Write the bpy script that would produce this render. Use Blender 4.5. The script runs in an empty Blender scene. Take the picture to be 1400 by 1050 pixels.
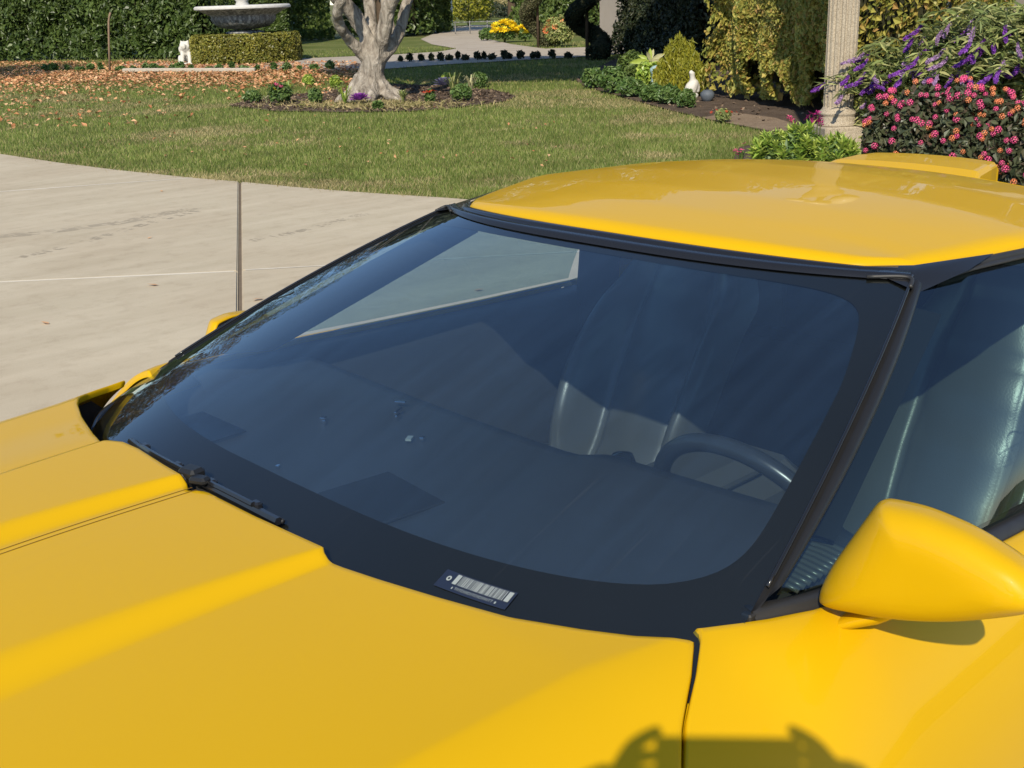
import bpy, bmesh, math, random
import numpy as np
from mathutils import Vector, Matrix

# ------------------------------------------------------------------ camera, sky, sun
random.seed(7)
RNG = np.random.default_rng(11)
SC = bpy.context.scene
COL = SC.collection
CAM_C = np.array([0.3216, 1.3705, 1.5183])
YAW, PITCH, ROLL, FPX = 3.96468, 0.31904, -0.03529, 1601.3
FWD = np.array([math.cos(YAW)*math.cos(PITCH), math.sin(YAW)*math.cos(PITCH), -math.sin(PITCH)])
_r = np.cross(FWD, [0, 0, 1.0]); _r /= np.linalg.norm(_r)
_u = np.cross(_r, FWD)
RGT = _r*math.cos(ROLL) + _u*math.sin(ROLL)
UPV = -_r*math.sin(ROLL) + _u*math.cos(ROLL)
cam = bpy.data.cameras.new('camera')
cam.sensor_width = 36.0
cam.lens = FPX/1400*36.0
cam.clip_start = 0.02
cam.clip_end = 3000
cam_ob = bpy.data.objects.new('camera', cam)
COL.objects.link(cam_ob)
m = Matrix.Identity(4)
for i in range(3):
    m[i][0] = RGT[i]; m[i][1] = UPV[i]; m[i][2] = -FWD[i]; m[i][3] = CAM_C[i]
cam_ob.matrix_world = m
SC.camera = cam_ob

SUN_AZ = np.array([0.80, 0.60]); SUN_EL = math.radians(37)
world = bpy.data.worlds.new('World'); SC.world = world; world.use_nodes = True
wn = world.node_tree; wn.nodes.clear()
sky = wn.nodes.new('ShaderNodeTexSky'); sky.sky_type = 'NISHITA'; sky.sun_disc = False
sky.sun_elevation = SUN_EL; sky.sun_rotation = math.atan2(SUN_AZ[0], SUN_AZ[1])
sky.air_density = 1.0; sky.dust_density = 0.15; sky.ozone_density = 4.0
bg = wn.nodes.new('ShaderNodeBackground'); bg.inputs[1].default_value = 0.14
wo = wn.nodes.new('ShaderNodeOutputWorld')
wn.links.new(sky.outputs[0], bg.inputs[0]); wn.links.new(bg.outputs[0], wo.inputs[0])
sun = bpy.data.lights.new('sun', 'SUN'); sun.energy = 4.6; sun.angle = math.radians(0.55); sun.color = (1.0, 0.91, 0.75)
sun_ob = bpy.data.objects.new('sun', sun); COL.objects.link(sun_ob)
LDIR = Vector((-SUN_AZ[0]*math.cos(SUN_EL), -SUN_AZ[1]*math.cos(SUN_EL), -math.sin(SUN_EL)))
sun_ob.rotation_euler = LDIR.to_track_quat('-Z', 'Y').to_euler()
sun_ob.location = (20, 15, 20)
vs = SC.view_settings
vs.view_transform = 'Standard'; vs.look = 'None'; vs.gamma = 1; vs.exposure = 0.33; vs.use_curve_mapping = False
SC.cycles.max_bounces = 8; SC.cycles.transparent_max_bounces = 16
SC.cycles.sample_clamp_indirect = 6

# ------------------------------------------------------------------ helpers
def ray(px, py):
    d = FWD + RGT*(px-700)/FPX - UPV*(py-525)/FPX
    return d/np.linalg.norm(d)
def gp(px, py, z=0.0):
    """a point of the plan (height z) read off the survey photo"""
    d = ray(px, py); p = CAM_C + d*((z-CAM_C[2])/d[2]); return np.array([p[0], p[1], z])
FH = FWD[:2]/np.linalg.norm(FWD[:2]); RH = np.array([FH[1], -FH[0]])
def at_depth(px, py, dist):
    d = ray(px, py); k = dist/(d[:2]@FH); return CAM_C + d*k
def depth_of(p): return (np.asarray(p)[:2]-CAM_C[:2])@FH
def zat(px, py, p):
    return at_depth(px, py, depth_of(p))[2]
def wid(npx, p): return npx*depth_of(p)/FPX*.955

def tag(o, label=None, cat=None, group=None, kind=None):
    if label: o['label'] = label
    if cat: o['category'] = cat
    if group: o['group'] = group
    if kind: o['kind'] = kind
    return o
def link(o, parent=None):
    COL.objects.link(o)
    if parent is not None:
        o.parent = parent
        o.matrix_parent_inverse = Matrix.Identity(4)
    return o
def thing(name, label, cat, loc=(0, 0, 0), rz=0.0, group=None):
    o = bpy.data.objects.new(name, None); o.empty_display_size = 0.2
    link(o); o.location = [float(x) for x in loc]; o.rotation_euler = (0, 0, rz)
    return tag(o, label, cat, group)
def setmat(me, mat):
    if mat is not None:
        for mm in (mat if isinstance(mat, (list, tuple)) else [mat]): me.materials.append(mm)
def make_mesh(name, V, Fc, mat=None, smooth=False, mi=None):
    me = bpy.data.meshes.new(name)
    V = np.asarray(V, np.float32).reshape(-1, 3)
    if isinstance(Fc, np.ndarray):
        nf, k = Fc.shape
        me.vertices.add(len(V)); me.vertices.foreach_set('co', V.ravel())
        me.loops.add(nf*k); me.loops.foreach_set('vertex_index', Fc.astype(np.int32).ravel())
        me.polygons.add(nf)
        me.polygons.foreach_set('loop_start', np.arange(0, nf*k, k, dtype=np.int32))
        me.polygons.foreach_set('use_smooth', np.full(nf, smooth, dtype=bool))
        if mi is not None: me.polygons.foreach_set('material_index', np.asarray(mi, np.int32))
        setmat(me, mat); me.update(calc_edges=True)
    else:
        me.from_pydata([tuple(map(float, v)) for v in V], [], [tuple(int(i) for i in f) for f in Fc])
        setmat(me, mat)
        me.polygons.foreach_set('use_smooth', np.full(len(me.polygons), smooth, dtype=bool))
        if mi is not None: me.polygons.foreach_set('material_index', np.asarray(mi, np.int32))
        me.update()
    return me
def obj(name, V, Fc, mat=None, parent=None, smooth=False, loc=None, mi=None):
    o = bpy.data.objects.new(name, make_mesh(name, V, Fc, mat, smooth, mi))
    link(o, parent)
    if loc is not None: o.location = [float(x) for x in loc]
    return o
def share(name, me, parent=None, loc=None, rot=None, scale=None):
    o = bpy.data.objects.new(name, me); link(o, parent)
    if loc is not None: o.location = [float(x) for x in loc]
    if rot is not None: o.rotation_euler = rot
    if scale is not None: o.scale = scale
    return o
class MB:
    def __init__(s): s.V = []; s.F = []; s.n = 0
    def add(s, V, F):
        V = np.asarray(V, float).reshape(-1, 3)
        s.V.append(V); s.F += [tuple(int(i)+s.n for i in f) for f in F]; s.n += len(V); return s
    def grid(s, P, cu=False, cv=False, flip=False):
        V, F = gridvf(P, cu, cv, flip); return s.add(V, F)
    def box(s, c, sz, rz=0.0, bev=0.0):
        V, F = boxvf(c, sz, rz, bev); return s.add(V, F)
    def tube(s, path, rad, n=8, cap=True):
        V, F = tubevf(path, rad, n, cap); return s.add(V, F)
    def build(s, name, mat, parent=None, smooth=False, loc=None):
        return obj(name, np.concatenate(s.V), s.F, mat, parent, smooth, loc)
def gridvf(P, cu=False, cv=False, flip=False):
    P = np.asarray(P, float); n, m_ = P.shape[:2]
    idx = np.arange(n*m_).reshape(n, m_)
    a = idx if not cu else np.vstack([idx, idx[:1]])
    if cv: a = np.hstack([a, a[:, :1]])
    q = np.stack([a[:-1, :-1], a[1:, :-1], a[1:, 1:], a[:-1, 1:]], -1).reshape(-1, 4)
    if flip: q = q[:, ::-1]
    return P.reshape(-1, 3), q
def gridobj(name, P, mat, parent=None, smooth=True, cu=False, cv=False, flip=False, solid=0, offset=-1):
    V, q = gridvf(P, cu, cv, flip)
    o = obj(name, V, np.ascontiguousarray(q), mat, parent, smooth)
    if solid:
        md = o.modifiers.new('solid', 'SOLIDIFY'); md.thickness = solid; md.offset = offset
    return o
def boxvf(c, sz, rz=0.0, bev=0.0):
    c = np.asarray(c, float); h = np.asarray(sz, float)/2
    if bev <= 0:
        V = np.array([[x, y, z] for z in (-1, 1) for y in (-1, 1) for x in (-1, 1)], float)*h
        F = [(0, 2, 3, 1), (4, 5, 7, 6), (0, 1, 5, 4), (2, 6, 7, 3), (0, 4, 6, 2), (1, 3, 7, 5)]
    else:
        b = min(bev, h.min()*0.95); V = []; 
        for z in (-1, 1):
            for (ax, ay, az) in (((h[0]-b), (h[1]-b), h[2]), (h[0], h[1], h[2]-b)):
                pass
        # stacked chamfered rings
        def ring(hx, hy, cc, z):
            return [(-hx+cc, -hy, z), (hx-cc, -hy, z), (hx, -hy+cc, z), (hx, hy-cc, z), (hx-cc, hy, z), (-hx+cc, hy, z), (-hx, hy-cc, z), (-hx, -hy+cc, z)]
        R_ = [ring(h[0]-b, h[1]-b, b*.4, -h[2]), ring(h[0], h[1], b, -h[2]+b), ring(h[0], h[1], b, h[2]-b), ring(h[0]-b, h[1]-b, b*.4, h[2])]
        V = np.array(sum(R_, [])); F = [tuple(range(7, -1, -1)), tuple(range(24, 32))]
        for k in range(3):
            for i in range(8):
                j = (i+1) % 8; F.append((k*8+i, k*8+j, k*8+8+j, k*8+8+i))
    ca, sa = math.cos(rz), math.sin(rz)
    V = np.stack([V[:, 0]*ca-V[:, 1]*sa, V[:, 0]*sa+V[:, 1]*ca, V[:, 2]], -1)+c
    return V, F
def frames(path):
    P = np.asarray(path, float); T = np.gradient(P, axis=0); T /= np.linalg.norm(T, axis=1)[:, None]+1e-12
    up = np.array([0, 0, 1.0]) if abs(T[0][2]) < 0.9 else np.array([1.0, 0, 0])
    N = np.cross(T[0], up); N /= np.linalg.norm(N); Ns = []
    for t in T:
        N = N - t*(N@t); N /= np.linalg.norm(N)+1e-12; Ns.append(N.copy())
    Ns = np.array(Ns); return P, T, Ns, np.cross(T, Ns)
def tubevf(path, rad, n=8, cap=True):
    P, T, N, B = frames(path); rad = np.broadcast_to(np.asarray(rad, float), (len(P),))
    a = np.linspace(0, 2*math.pi, n, endpoint=False)
    G_ = P[:, None]+rad[:, None, None]*(np.cos(a)[None, :, None]*N[:, None]+np.sin(a)[None, :, None]*B[:, None])
    V, F = gridvf(G_, False, True); F = [tuple(f) for f in F]
    if cap:
        F.append(tuple(range(n))); k = (len(P)-1)*n; F.append(tuple(range(k+n-1, k-1, -1)))
    return V, F
def tube(name, path, rad, mat, parent=None, n=8, smooth=True, cap=True):
    V, F = tubevf(path, rad, n, cap); return obj(name, V, F, mat, parent, smooth)
def lathevf(prof, n=24):
    a = np.linspace(0, 2*math.pi, n, endpoint=False)
    P = np.array([[(r*math.cos(t), r*math.sin(t), z) for t in a] for r, z in prof])
    V, F = gridvf(P, False, True, True); F = [tuple(f) for f in F]
    F.append(tuple(range(n-1, -1, -1))); k = (len(prof)-1)*n; F.append(tuple(range(k, k+n)))
    return V, F
def spline(pts, n=20):
    """Catmull-Rom through points"""
    P = np.asarray(pts, float); k = len(P)
    Q = np.vstack([2*P[0]-P[1], P, 2*P[-1]-P[-2]]); out = []
    t = np.linspace(0, k-1, n)
    for s in t:
        i = min(int(s), k-2); f = s-i; a, b, c, d = Q[i:i+4]
        out.append(.5*((2*b)+(c-a)*f+(2*a-5*b+4*c-d)*f*f+(3*b-a-3*c+d)*f**3))
    return np.array(out)
def sstep(a, b, x):
    t = np.clip((x-a)/(b-a+1e-12), 0, 1); return t*t*(3-2*t)
def vnoise(x, y, seed=0):
    """cheap smooth value noise 0..1"""
    x = np.asarray(x, float); y = np.asarray(y, float)
    xi = np.floor(x).astype(int); yi = np.floor(y).astype(int); fx = x-xi; fy = y-yi
    fx = fx*fx*(3-2*fx); fy = fy*fy*(3-2*fy)
    def h(i, j):
        n = np.sin(i*127.1+j*311.7+seed*74.7)*43758.5453; return n-np.floor(n)
    return (h(xi, yi)*(1-fx)+h(xi+1, yi)*fx)*(1-fy)+(h(xi, yi+1)*(1-fx)+h(xi+1, yi+1)*fx)*fy
def inpoly(x, y, poly):
    poly = np.asarray(poly)[:, :2]; c = np.zeros(len(x), bool); j = len(poly)-1
    for i in range(len(poly)):
        xi, yi = poly[i]; xj, yj = poly[j]
        k = ((yi > y) != (yj > y)) & (x < (xj-xi)*(y-yi)/(yj-yi+1e-12)+xi); c ^= k; j = i
    return c
def unit(v): return v/(np.linalg.norm(v, axis=-1, keepdims=True)+1e-12)
def leafvf(P, N, L, W, jit=0.6, T=None, fold=0.18, tj=0.5):
    """folded diamond leaves at points P facing roughly N; 4 verts, 2 tris each"""
    n = len(P); L = np.broadcast_to(L, (n,))[:, None]; W = np.broadcast_to(W, (n,))[:, None]
    s = np.clip(RNG.normal(1, .22, (n, 1)), .5, 1.6); L = L*s; W = W*s
    Nn = unit(N+jit*RNG.normal(size=(n, 3)))
    T0 = RNG.normal(size=(n, 3)) if T is None else T+tj*RNG.normal(size=(n, 3))
    T0 = unit(T0-Nn*(T0*Nn).sum(1, keepdims=True)); B = np.cross(Nn, T0)
    a = P-T0*L*.5; b = P+T0*L*.5-Nn*L*.10; c = P+B*W*.5+Nn*W*fold-T0*L*.06; d = P-B*W*.5+Nn*W*fold-T0*L*.06
    V = np.stack([a, c, b, d], 1).reshape(-1, 3)
    i = np.arange(n)[:, None]*4
    F = np.concatenate([i+np.array([[0, 2, 1]]), i+np.array([[0, 3, 2]])], 1).reshape(-1, 3)
    return V, F
def leaves(name, P, N, L, W, mat, parent=None, **k):
    V, F = leafvf(P, N, L, W, **k)
    o = obj(name, V, F, mat, parent); o['kind'] = 'stuff'; return o
def ellipsoid_pts(n, r, zmin=-1.0, shell=.55):
    v = unit(RNG.normal(size=(n*3, 3))); v = v[v[:, 2] > zmin][:n]
    k = (shell+(1-shell)*RNG.random((len(v), 1))**.5)
    return v*k*np.asarray(r), v
def petal_me(name, mats, n=5, r=.02, cup=.4, centre=True):
    V = []; F = []; mi = []
    for i in range(n):
        a = 2*math.pi*i/n; b0 = a-.55*math.pi/n*1.2; b1 = a+.55*math.pi/n*1.2; k = len(V)
        V += [(0, 0, 0), (r*.75*math.cos(b0), r*.75*math.sin(b0), r*cup*.7), (r*math.cos(a), r*math.sin(a), r*cup), (r*.75*math.cos(b1), r*.75*math.sin(b1), r*cup*.7)]
        F += [(k, k+1, k+2, k+3)]; mi.append(0)
    return make_mesh(name, V, F, mats, False, mi)

# ------------------------------------------------------------------ materials
def nmat(name):
    m_ = bpy.data.materials.new(name); m_.use_nodes = True
    nt = m_.node_tree; nt.nodes.clear()
    out = nt.nodes.new('ShaderNodeOutputMaterial'); return m_, nt, out
def N(nt, t, **kw):
    n = nt.nodes.new(t)
    for k, v in kw.items():
        if k.startswith('i_'):
            key = k[2:]; n.inputs[int(key) if key.isdigit() else key.replace('_', ' ')].default_value = v
        else: setattr(n, k, v)
    return n
def ramp(nt, stops, interp='LINEAR'):
    r = nt.nodes.new('ShaderNodeValToRGB'); r.color_ramp.interpolation = interp
    e = r.color_ramp.elements
    while len(e) > 1: e.remove(e[-1])
    e[0].position = stops[0][0]; e[0].color = (*stops[0][1], 1)
    for p, c in stops[1:]:
        x = e.new(p); x.color = (*c, 1)
    return r
def mixc(nt, fac, a, b, mode='MIX'):
    n = nt.nodes.new('ShaderNodeMix'); n.data_type = 'RGBA'; n.blend_type = mode
    for sock, v in ((0, fac), (6, a), (7, b)):
        if hasattr(v, 'is_output') or isinstance(v, bpy.types.NodeSocket): nt.links.new(v, n.inputs[sock])
        elif sock == 0: n.inputs[0].default_value = v
        else: n.inputs[sock].default_value = (*v, 1)
    return n.outputs[2]
def noise(nt, scale, detail=4, rough=.6, vec=None, dist=0.0):
    n = N(nt, 'ShaderNodeTexNoise'); n.inputs['Scale'].default_value = scale; n.inputs['Detail'].default_value = detail
    n.inputs['Roughness'].default_value = rough; n.inputs['Distortion'].default_value = dist
    if vec is not None: nt.links.new(vec, n.inputs['Vector'])
    return n
def coords(nt, scale=None, rot=None, kind='Object'):
    tc = N(nt, 'ShaderNodeTexCoord')
    if scale is None and rot is None: return tc.outputs[kind]
    mp = N(nt, 'ShaderNodeMapping')
    if scale: mp.inputs['Scale'].default_value = scale
    if rot: mp.inputs['Rotation'].default_value = rot
    nt.links.new(tc.outputs[kind], mp.inputs['Vector']); return mp.outputs[0]
def bump(nt, hsock, strength=.3, dist=.01):
    b = N(nt, 'ShaderNodeBump'); b.inputs['Strength'].default_value = strength; b.inputs['Distance'].default_value = dist
    nt.links.new(hsock, b.inputs['Height']); return b.outputs[0]
def pbr(name, col, rough=.5, spec=.5, metal=0.0, coat=0.0, var=0.0, vscale=8.0, bmp=0.0, bscale=60.0, bdist=.004):
    m_, nt, out = nmat(name)
    b = N(nt, 'ShaderNodeBsdfPrincipled'); b.inputs['Base Color'].default_value = (*col, 1)
    b.inputs['Roughness'].default_value = rough; b.inputs['Metallic'].default_value = metal
    b.inputs['Specular IOR Level'].default_value = spec; b.inputs['Coat Weight'].default_value = coat
    b.inputs['Coat Roughness'].default_value = .03
    if var:
        n = noise(nt, vscale, 5, .65, coords(nt))
        c = mixc(nt, n.outputs['Fac'], [x*(1-var) for x in col], [min(1, x*(1+var)) for x in col]); nt.links.new(c, b.inputs['Base Color'])
    if bmp:
        n = noise(nt, bscale, 4, .6, coords(nt)); nt.links.new(bump(nt, n.outputs['Fac'], bmp, bdist), b.inputs['Normal'])
    nt.links.new(b.outputs[0], out.inputs[0]); return m_
def leafmat(name, cols, rough=.42, trans=.25, spec=.4):
    m_, nt, out = nmat(name)
    g = N(nt, 'ShaderNodeNewGeometry')
    stops = [(i/(max(1, len(cols)-1)), c) for i, c in enumerate(cols)]
    r = ramp(nt, stops); nt.links.new(g.outputs['Random Per Island'], r.inputs[0])
    n = noise(nt, 1.3, 2, .5, coords(nt))
    c = mixc(nt, .5, r.outputs[0], n.outputs['Fac'], 'OVERLAY')
    b = N(nt, 'ShaderNodeBsdfPrincipled'); b.inputs['Roughness'].default_value = rough; b.inputs['Specular IOR Level'].default_value = spec
    nt.links.new(c, b.inputs['Base Color'])
    t = N(nt, 'ShaderNodeBsdfTranslucent'); nt.links.new(c, t.inputs[0])
    mx = N(nt, 'ShaderNodeMixShader'); mx.inputs[0].default_value = trans
    nt.links.new(b.outputs[0], mx.inputs[1]); nt.links.new(t.outputs[0], mx.inputs[2]); nt.links.new(mx.outputs[0], out.inputs[0]); return m_
def glassmat(name, tint, ior=1.6, rough=0.0, scratch=False, dust=0.0):
    m_, nt, out = nmat(name)
    g = N(nt, 'ShaderNodeNewGeometry')
    io = N(nt, 'ShaderNodeMapRange'); io.inputs['To Min'].default_value = ior; io.inputs['To Max'].default_value = 1/ior
    nt.links.new(g.outputs['Backfacing'], io.inputs['Value'])
    fr = N(nt, 'ShaderNodeFresnel'); nt.links.new(io.outputs[0], fr.inputs['IOR'])
    tr = N(nt, 'ShaderNodeBsdfTransparent'); tr.inputs[0].default_value = (*tint, 1)
    gl = N(nt, 'ShaderNodeBsdfGlossy'); gl.inputs['Color'].default_value = (.86, .93, 1.0, 1); gl.inputs['Roughness'].default_value = rough
    mx = N(nt, 'ShaderNodeMixShader')
    nt.links.new(fr.outputs[0], mx.inputs[0]); nt.links.new(tr.outputs[0], mx.inputs[1]); nt.links.new(gl.outputs[0], mx.inputs[2])
    last = mx.outputs[0]
    if dust:
        df = N(nt, 'ShaderNodeBsdfDiffuse'); df.inputs[0].default_value = (.62, .62, .62, 1)
        n1 = noise(nt, 3.0, 5, .6, coords(nt))
        fac = N(nt, 'ShaderNodeMapRange'); fac.inputs['From Min'].default_value = .3; fac.inputs['From Max'].default_value = .8
        fac.inputs['To Min'].default_value = dust*.5; fac.inputs['To Max'].default_value = dust*1.4
        nt.links.new(n1.outputs['Fac'], fac.inputs['Value']); f = fac.outputs[0]
        if scratch:
            wv = N(nt, 'ShaderNodeTexNoise'); wv.inputs['Scale'].default_value = 1.0; wv.inputs['Detail'].default_value = 3
            nt.links.new(coords(nt, (5, 260, 5), (0, 0, math.radians(10))), wv.inputs['Vector'])
            sc = N(nt, 'ShaderNodeMapRange'); sc.inputs['From Min'].default_value = .66; sc.inputs['From Max'].default_value = .76
            sc.inputs['To Min'].default_value = 0; sc.inputs['To Max'].default_value = .008
            nt.links.new(wv.outputs['Fac'], sc.inputs['Value'])
            ad = N(nt, 'ShaderNodeMath', operation='ADD'); nt.links.new(f, ad.inputs[0]); nt.links.new(sc.outputs[0], ad.inputs[1]); f = ad.outputs[0]
        m2 = N(nt, 'ShaderNodeMixShader'); nt.links.new(f, m2.inputs[0]); nt.links.new(last, m2.inputs[1]); nt.links.new(df.outputs[0], m2.inputs[2]); last = m2.outputs[0]
    nt.links.new(last, out.inputs[0]); return m_

M = {}
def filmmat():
    # thin haze film on the inside; blue of reflected sky put into its colour
    m_, nt, out = nmat('haze_and_sky_blue_film'); tr = N(nt, 'ShaderNodeBsdfTransparent'); df = N(nt, 'ShaderNodeBsdfDiffuse'); df.inputs[0].default_value = (.42, .60, .96, 1)
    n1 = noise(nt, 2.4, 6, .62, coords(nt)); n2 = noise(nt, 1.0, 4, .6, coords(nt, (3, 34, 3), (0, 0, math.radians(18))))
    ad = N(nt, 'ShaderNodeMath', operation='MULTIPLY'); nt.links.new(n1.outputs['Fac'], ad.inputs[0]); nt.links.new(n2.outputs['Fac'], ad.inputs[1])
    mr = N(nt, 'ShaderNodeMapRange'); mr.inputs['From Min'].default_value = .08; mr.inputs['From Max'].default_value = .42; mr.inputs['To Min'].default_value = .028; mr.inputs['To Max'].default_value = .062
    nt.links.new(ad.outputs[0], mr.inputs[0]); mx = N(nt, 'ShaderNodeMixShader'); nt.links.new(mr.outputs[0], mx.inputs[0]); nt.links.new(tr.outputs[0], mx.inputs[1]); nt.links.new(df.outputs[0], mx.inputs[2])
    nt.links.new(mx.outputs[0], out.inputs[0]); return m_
def build_paint():
    m_, nt, out = nmat('yellow_paint')
    b = N(nt, 'ShaderNodeBsdfPrincipled'); b.inputs['Base Color'].default_value = (.54, .312, .002, 1)
    b.inputs['Roughness'].default_value = .38; b.inputs['Specular IOR Level'].default_value = .08; b.inputs['Metallic'].default_value = 0.0
    b.inputs['Coat Weight'].default_value = .42; b.inputs['Coat Roughness'].default_value = .012; b.inputs['Coat IOR'].default_value = 1.38
    n = noise(nt, 900, 2, .5, coords(nt)); nt.links.new(bump(nt, n.outputs['Fac'], .02, .0004), b.inputs['Normal'])
    n2 = noise(nt, 9, 3, .5, coords(nt)); nt.links.new(bump(nt, n2.outputs['Fac'], .012, .01), b.inputs['Coat Normal'])
    nt.links.new(b.outputs[0], out.inputs[0]); return m_
M['paint'] = build_paint()
M['blackgloss'] = pbr('black_gloss_trim', (.012, .012, .013), .16, .5, bmp=.02, bscale=40)
M['rubber'] = pbr('black_rubber', (.022, .021, .02), .48, .4, var=.3, vscale=30, bmp=.1, bscale=200, bdist=.001)
M['pillar'] = pbr('weathered_black_trim', (.013, .0125, .012), .40, .4, var=.3, vscale=14)
M['frit'] = pbr('black_glass_band', (.017, .014, .009), .6, .1)
M['glass'] = glassmat('windscreen_glass', (.60, .70, .74), 1.66, 0.0, True, .003)
M['sideglass'] = glassmat('side_window_glass', (.50, .64, .62), 1.85, 0.0, False, .0015)
M['dash'] = pbr('dash_vinyl', (.038, .037, .036), .42, .35, var=.15, vscale=20, bmp=.25, bscale=420, bdist=.0006)
M['leather'] = pbr('dark_leather', (.072, .070, .062), .30, .6, var=.12, vscale=6, bmp=.3, bscale=260, bdist=.0009)
M['carpet'] = pbr('black_carpet', (.02, .02, .021), .95, .1)
M['headliner'] = pbr('grey_headliner', (.018, .018, .018), .9, .1)
M['chrome'] = pbr('chrome', (.8, .8, .8), .12, .5, 1.0)
M['darkmetal'] = pbr('dark_metal', (.03, .03, .03), .4, .5, .6)
M['tyre'] = pbr('tyre_rubber', (.018, .018, .018), .8, .3)
M['alloy'] = pbr('alloy', (.55, .55, .56), .25, .5, 1.0)
M['redlens'] = pbr('red_lens', (.35, .01, .01), .12, .5, coat=1)
M['labelwhite'] = pbr('label_white', (.26, .285, .27), .5, .3)
M['labelblue'] = pbr('label_blue', (.012, .018, .036), .45, .4)
M['etch'] = pbr('etched_glass', (.70, .78, .76), .6, .2)
M['grooveshade'] = pbr('groove_shade', (.16, .085, .015), .7, .1)
M['wheelrim'] = pbr('wheel_leather', (.03, .03, .03), .28, .6)
def build_concrete():
    m_, nt, out = nmat('driveway_concrete'); tc = coords(nt)
    b = N(nt, 'ShaderNodeBsdfPrincipled'); b.inputs['Roughness'].default_value = .85; b.inputs['Specular IOR Level'].default_value = .25
    st = N(nt, 'ShaderNodeMapping'); st.inputs['Rotation'].default_value = (0, 0, math.radians(40)); st.inputs['Scale'].default_value = (.8, 4.0, 1)
    nt.links.new(tc, st.inputs[0])
    n1 = noise(nt, 1.0, 6, .6, st.outputs[0], .4); n2 = noise(nt, .55, 4, .55, tc); n3 = noise(nt, 160, 3, .7, tc); n4 = noise(nt, 7, 5, .7, tc)
    r1 = ramp(nt, [(.28, (.43, .365, .255)), (.5, (.475, .405, .29)), (.74, (.53, .455, .33))]); nt.links.new(n1.outputs['Fac'], r1.inputs[0])
    r2 = ramp(nt, [(.3, (.86, .82, .79)), (.6, (1, 1, 1))]); nt.links.new(n2.outputs['Fac'], r2.inputs[0])
    c = mixc(nt, .75, r1.outputs[0], r2.outputs[0], 'MULTIPLY')
    r3 = ramp(nt, [(.3, (.8, .8, .8)), (.55, (1.04, 1.04, 1.04))]); nt.links.new(n3.outputs['Fac'], r3.inputs[0]); c = mixc(nt, .5, c, r3.outputs[0], 'MULTIPLY')
    r4 = ramp(nt, [(.33, (.84, .82, .80)), (.5, (1, 1, 1))]); nt.links.new(n4.outputs['Fac'], r4.inputs[0]); c = mixc(nt, .6, c, r4.outputs[0], 'MULTIPLY')
    nt.links.new(c, b.inputs['Base Color']); nt.links.new(bump(nt, n3.outputs['Fac'], .25, .003), b.inputs['Normal'])
    nt.links.new(b.outputs[0], out.inputs[0]); return m_
M['concrete'] = build_concrete()
M['seam'] = pbr('pale_seam_filler', (.62, .56, .45), .8, .2, var=.15, vscale=6)
M['joint'] = pbr('dark_joint_filler', (.16, .125, .09), .95, .1, var=.4, vscale=12)
M['skid'] = pbr('tyre_scuff', (.40, .345, .262), .9, .1, var=.2, vscale=30)
def build_ground(name, cols, scale, bscale=80, bd=.02):
    m_, nt, out = nmat(name); tc = coords(nt)
    b = N(nt, 'ShaderNodeBsdfPrincipled'); b.inputs['Roughness'].default_value = .95; b.inputs['Specular IOR Level'].default_value = .1
    n1 = noise(nt, scale, 8, .68, tc); n2 = noise(nt, bscale, 4, .7, tc)
    mm = N(nt, 'ShaderNodeMath', operation='MULTIPLY_ADD'); mm.inputs[1].default_value = .55; nt.links.new(n2.outputs['Fac'], mm.inputs[0])
    m3 = N(nt, 'ShaderNodeMath', operation='MULTIPLY'); m3.inputs[1].default_value = .45; nt.links.new(n1.outputs['Fac'], m3.inputs[0]); nt.links.new(m3.outputs[0], mm.inputs[2])
    r = ramp(nt, [(.36+.3*i/max(1, len(cols)-1), c) for i, c in enumerate(cols)]); nt.links.new(mm.outputs[0], r.inputs[0])
    nt.links.new(r.outputs[0], b.inputs['Base Color']); nt.links.new(bump(nt, n2.outputs['Fac'], .6, bd), b.inputs['Normal'])
    nt.links.new(b.outputs[0], out.inputs[0]); return m_
M['lawn'] = build_ground('lawn_turf', [(.06, .08, .02), (.12, .145, .04), (.22, .20, .085)], .5, 40)
M['soil'] = build_ground('bed_soil', [(.05, .036, .026), (.10, .073, .054), (.17, .13, .10)], 3, 60)
M['tansoil'] = build_ground('dry_soil', [(.15, .105, .07), (.24, .175, .12), (.30, .23, .16)], 3, 60)
M['path'] = build_ground('path_paving', [(.30, .255, .20), (.40, .345, .28), (.46, .41, .34)], 1.2, 30, .004)
M['farfield'] = build_ground('far_field', [(.07, .08, .03), (.14, .14, .05), (.22, .19, .09)], .05, 3)
M['road'] = build_ground('far_road', [(.16, .15, .14), (.20, .19, .18)], .5, 20, .004)
M['blade'] = leafmat('grass_blades', [(.08, .115, .022), (.13, .18, .035), (.17, .225, .05), (.23, .25, .07), (.38, .33, .15)], .6, .25, .2)
M['straw'] = leafmat('dry_grass_blades', [(.16, .16, .05), (.34, .28, .13), (.46, .38, .20)], .7, .25, .2)
M['litter'] = leafmat('fallen_leaf', [(.22, .08, .03), (.42, .19, .085), (.56, .31, .15), (.64, .40, .23), (.40, .14, .055)], .7, .1, .2)
M['laurel'] = leafmat('laurel_leaf', [(.03, .052, .012), (.055, .09, .019), (.08, .12, .026), (.11, .155, .04)], .42, .28, .4)
M['shrubgreen'] = leafmat('shrub_leaf', [(.06, .10, .02), (.10, .15, .035), (.15, .20, .055)], .4, .25)
M['darkhedge'] = leafmat('dark_hedge_leaf', [(.015, .025, .010), (.028, .04, .016), (.05, .055, .025)], .5, .2)  # dark tone carries the shade that the hedge by the wall stands in
M['boxwood'] = leafmat('boxwood_leaf', [(.10, .12, .02), (.20, .20, .035), (.28, .25, .045), (.14, .135, .03)], .4, .25)
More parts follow.
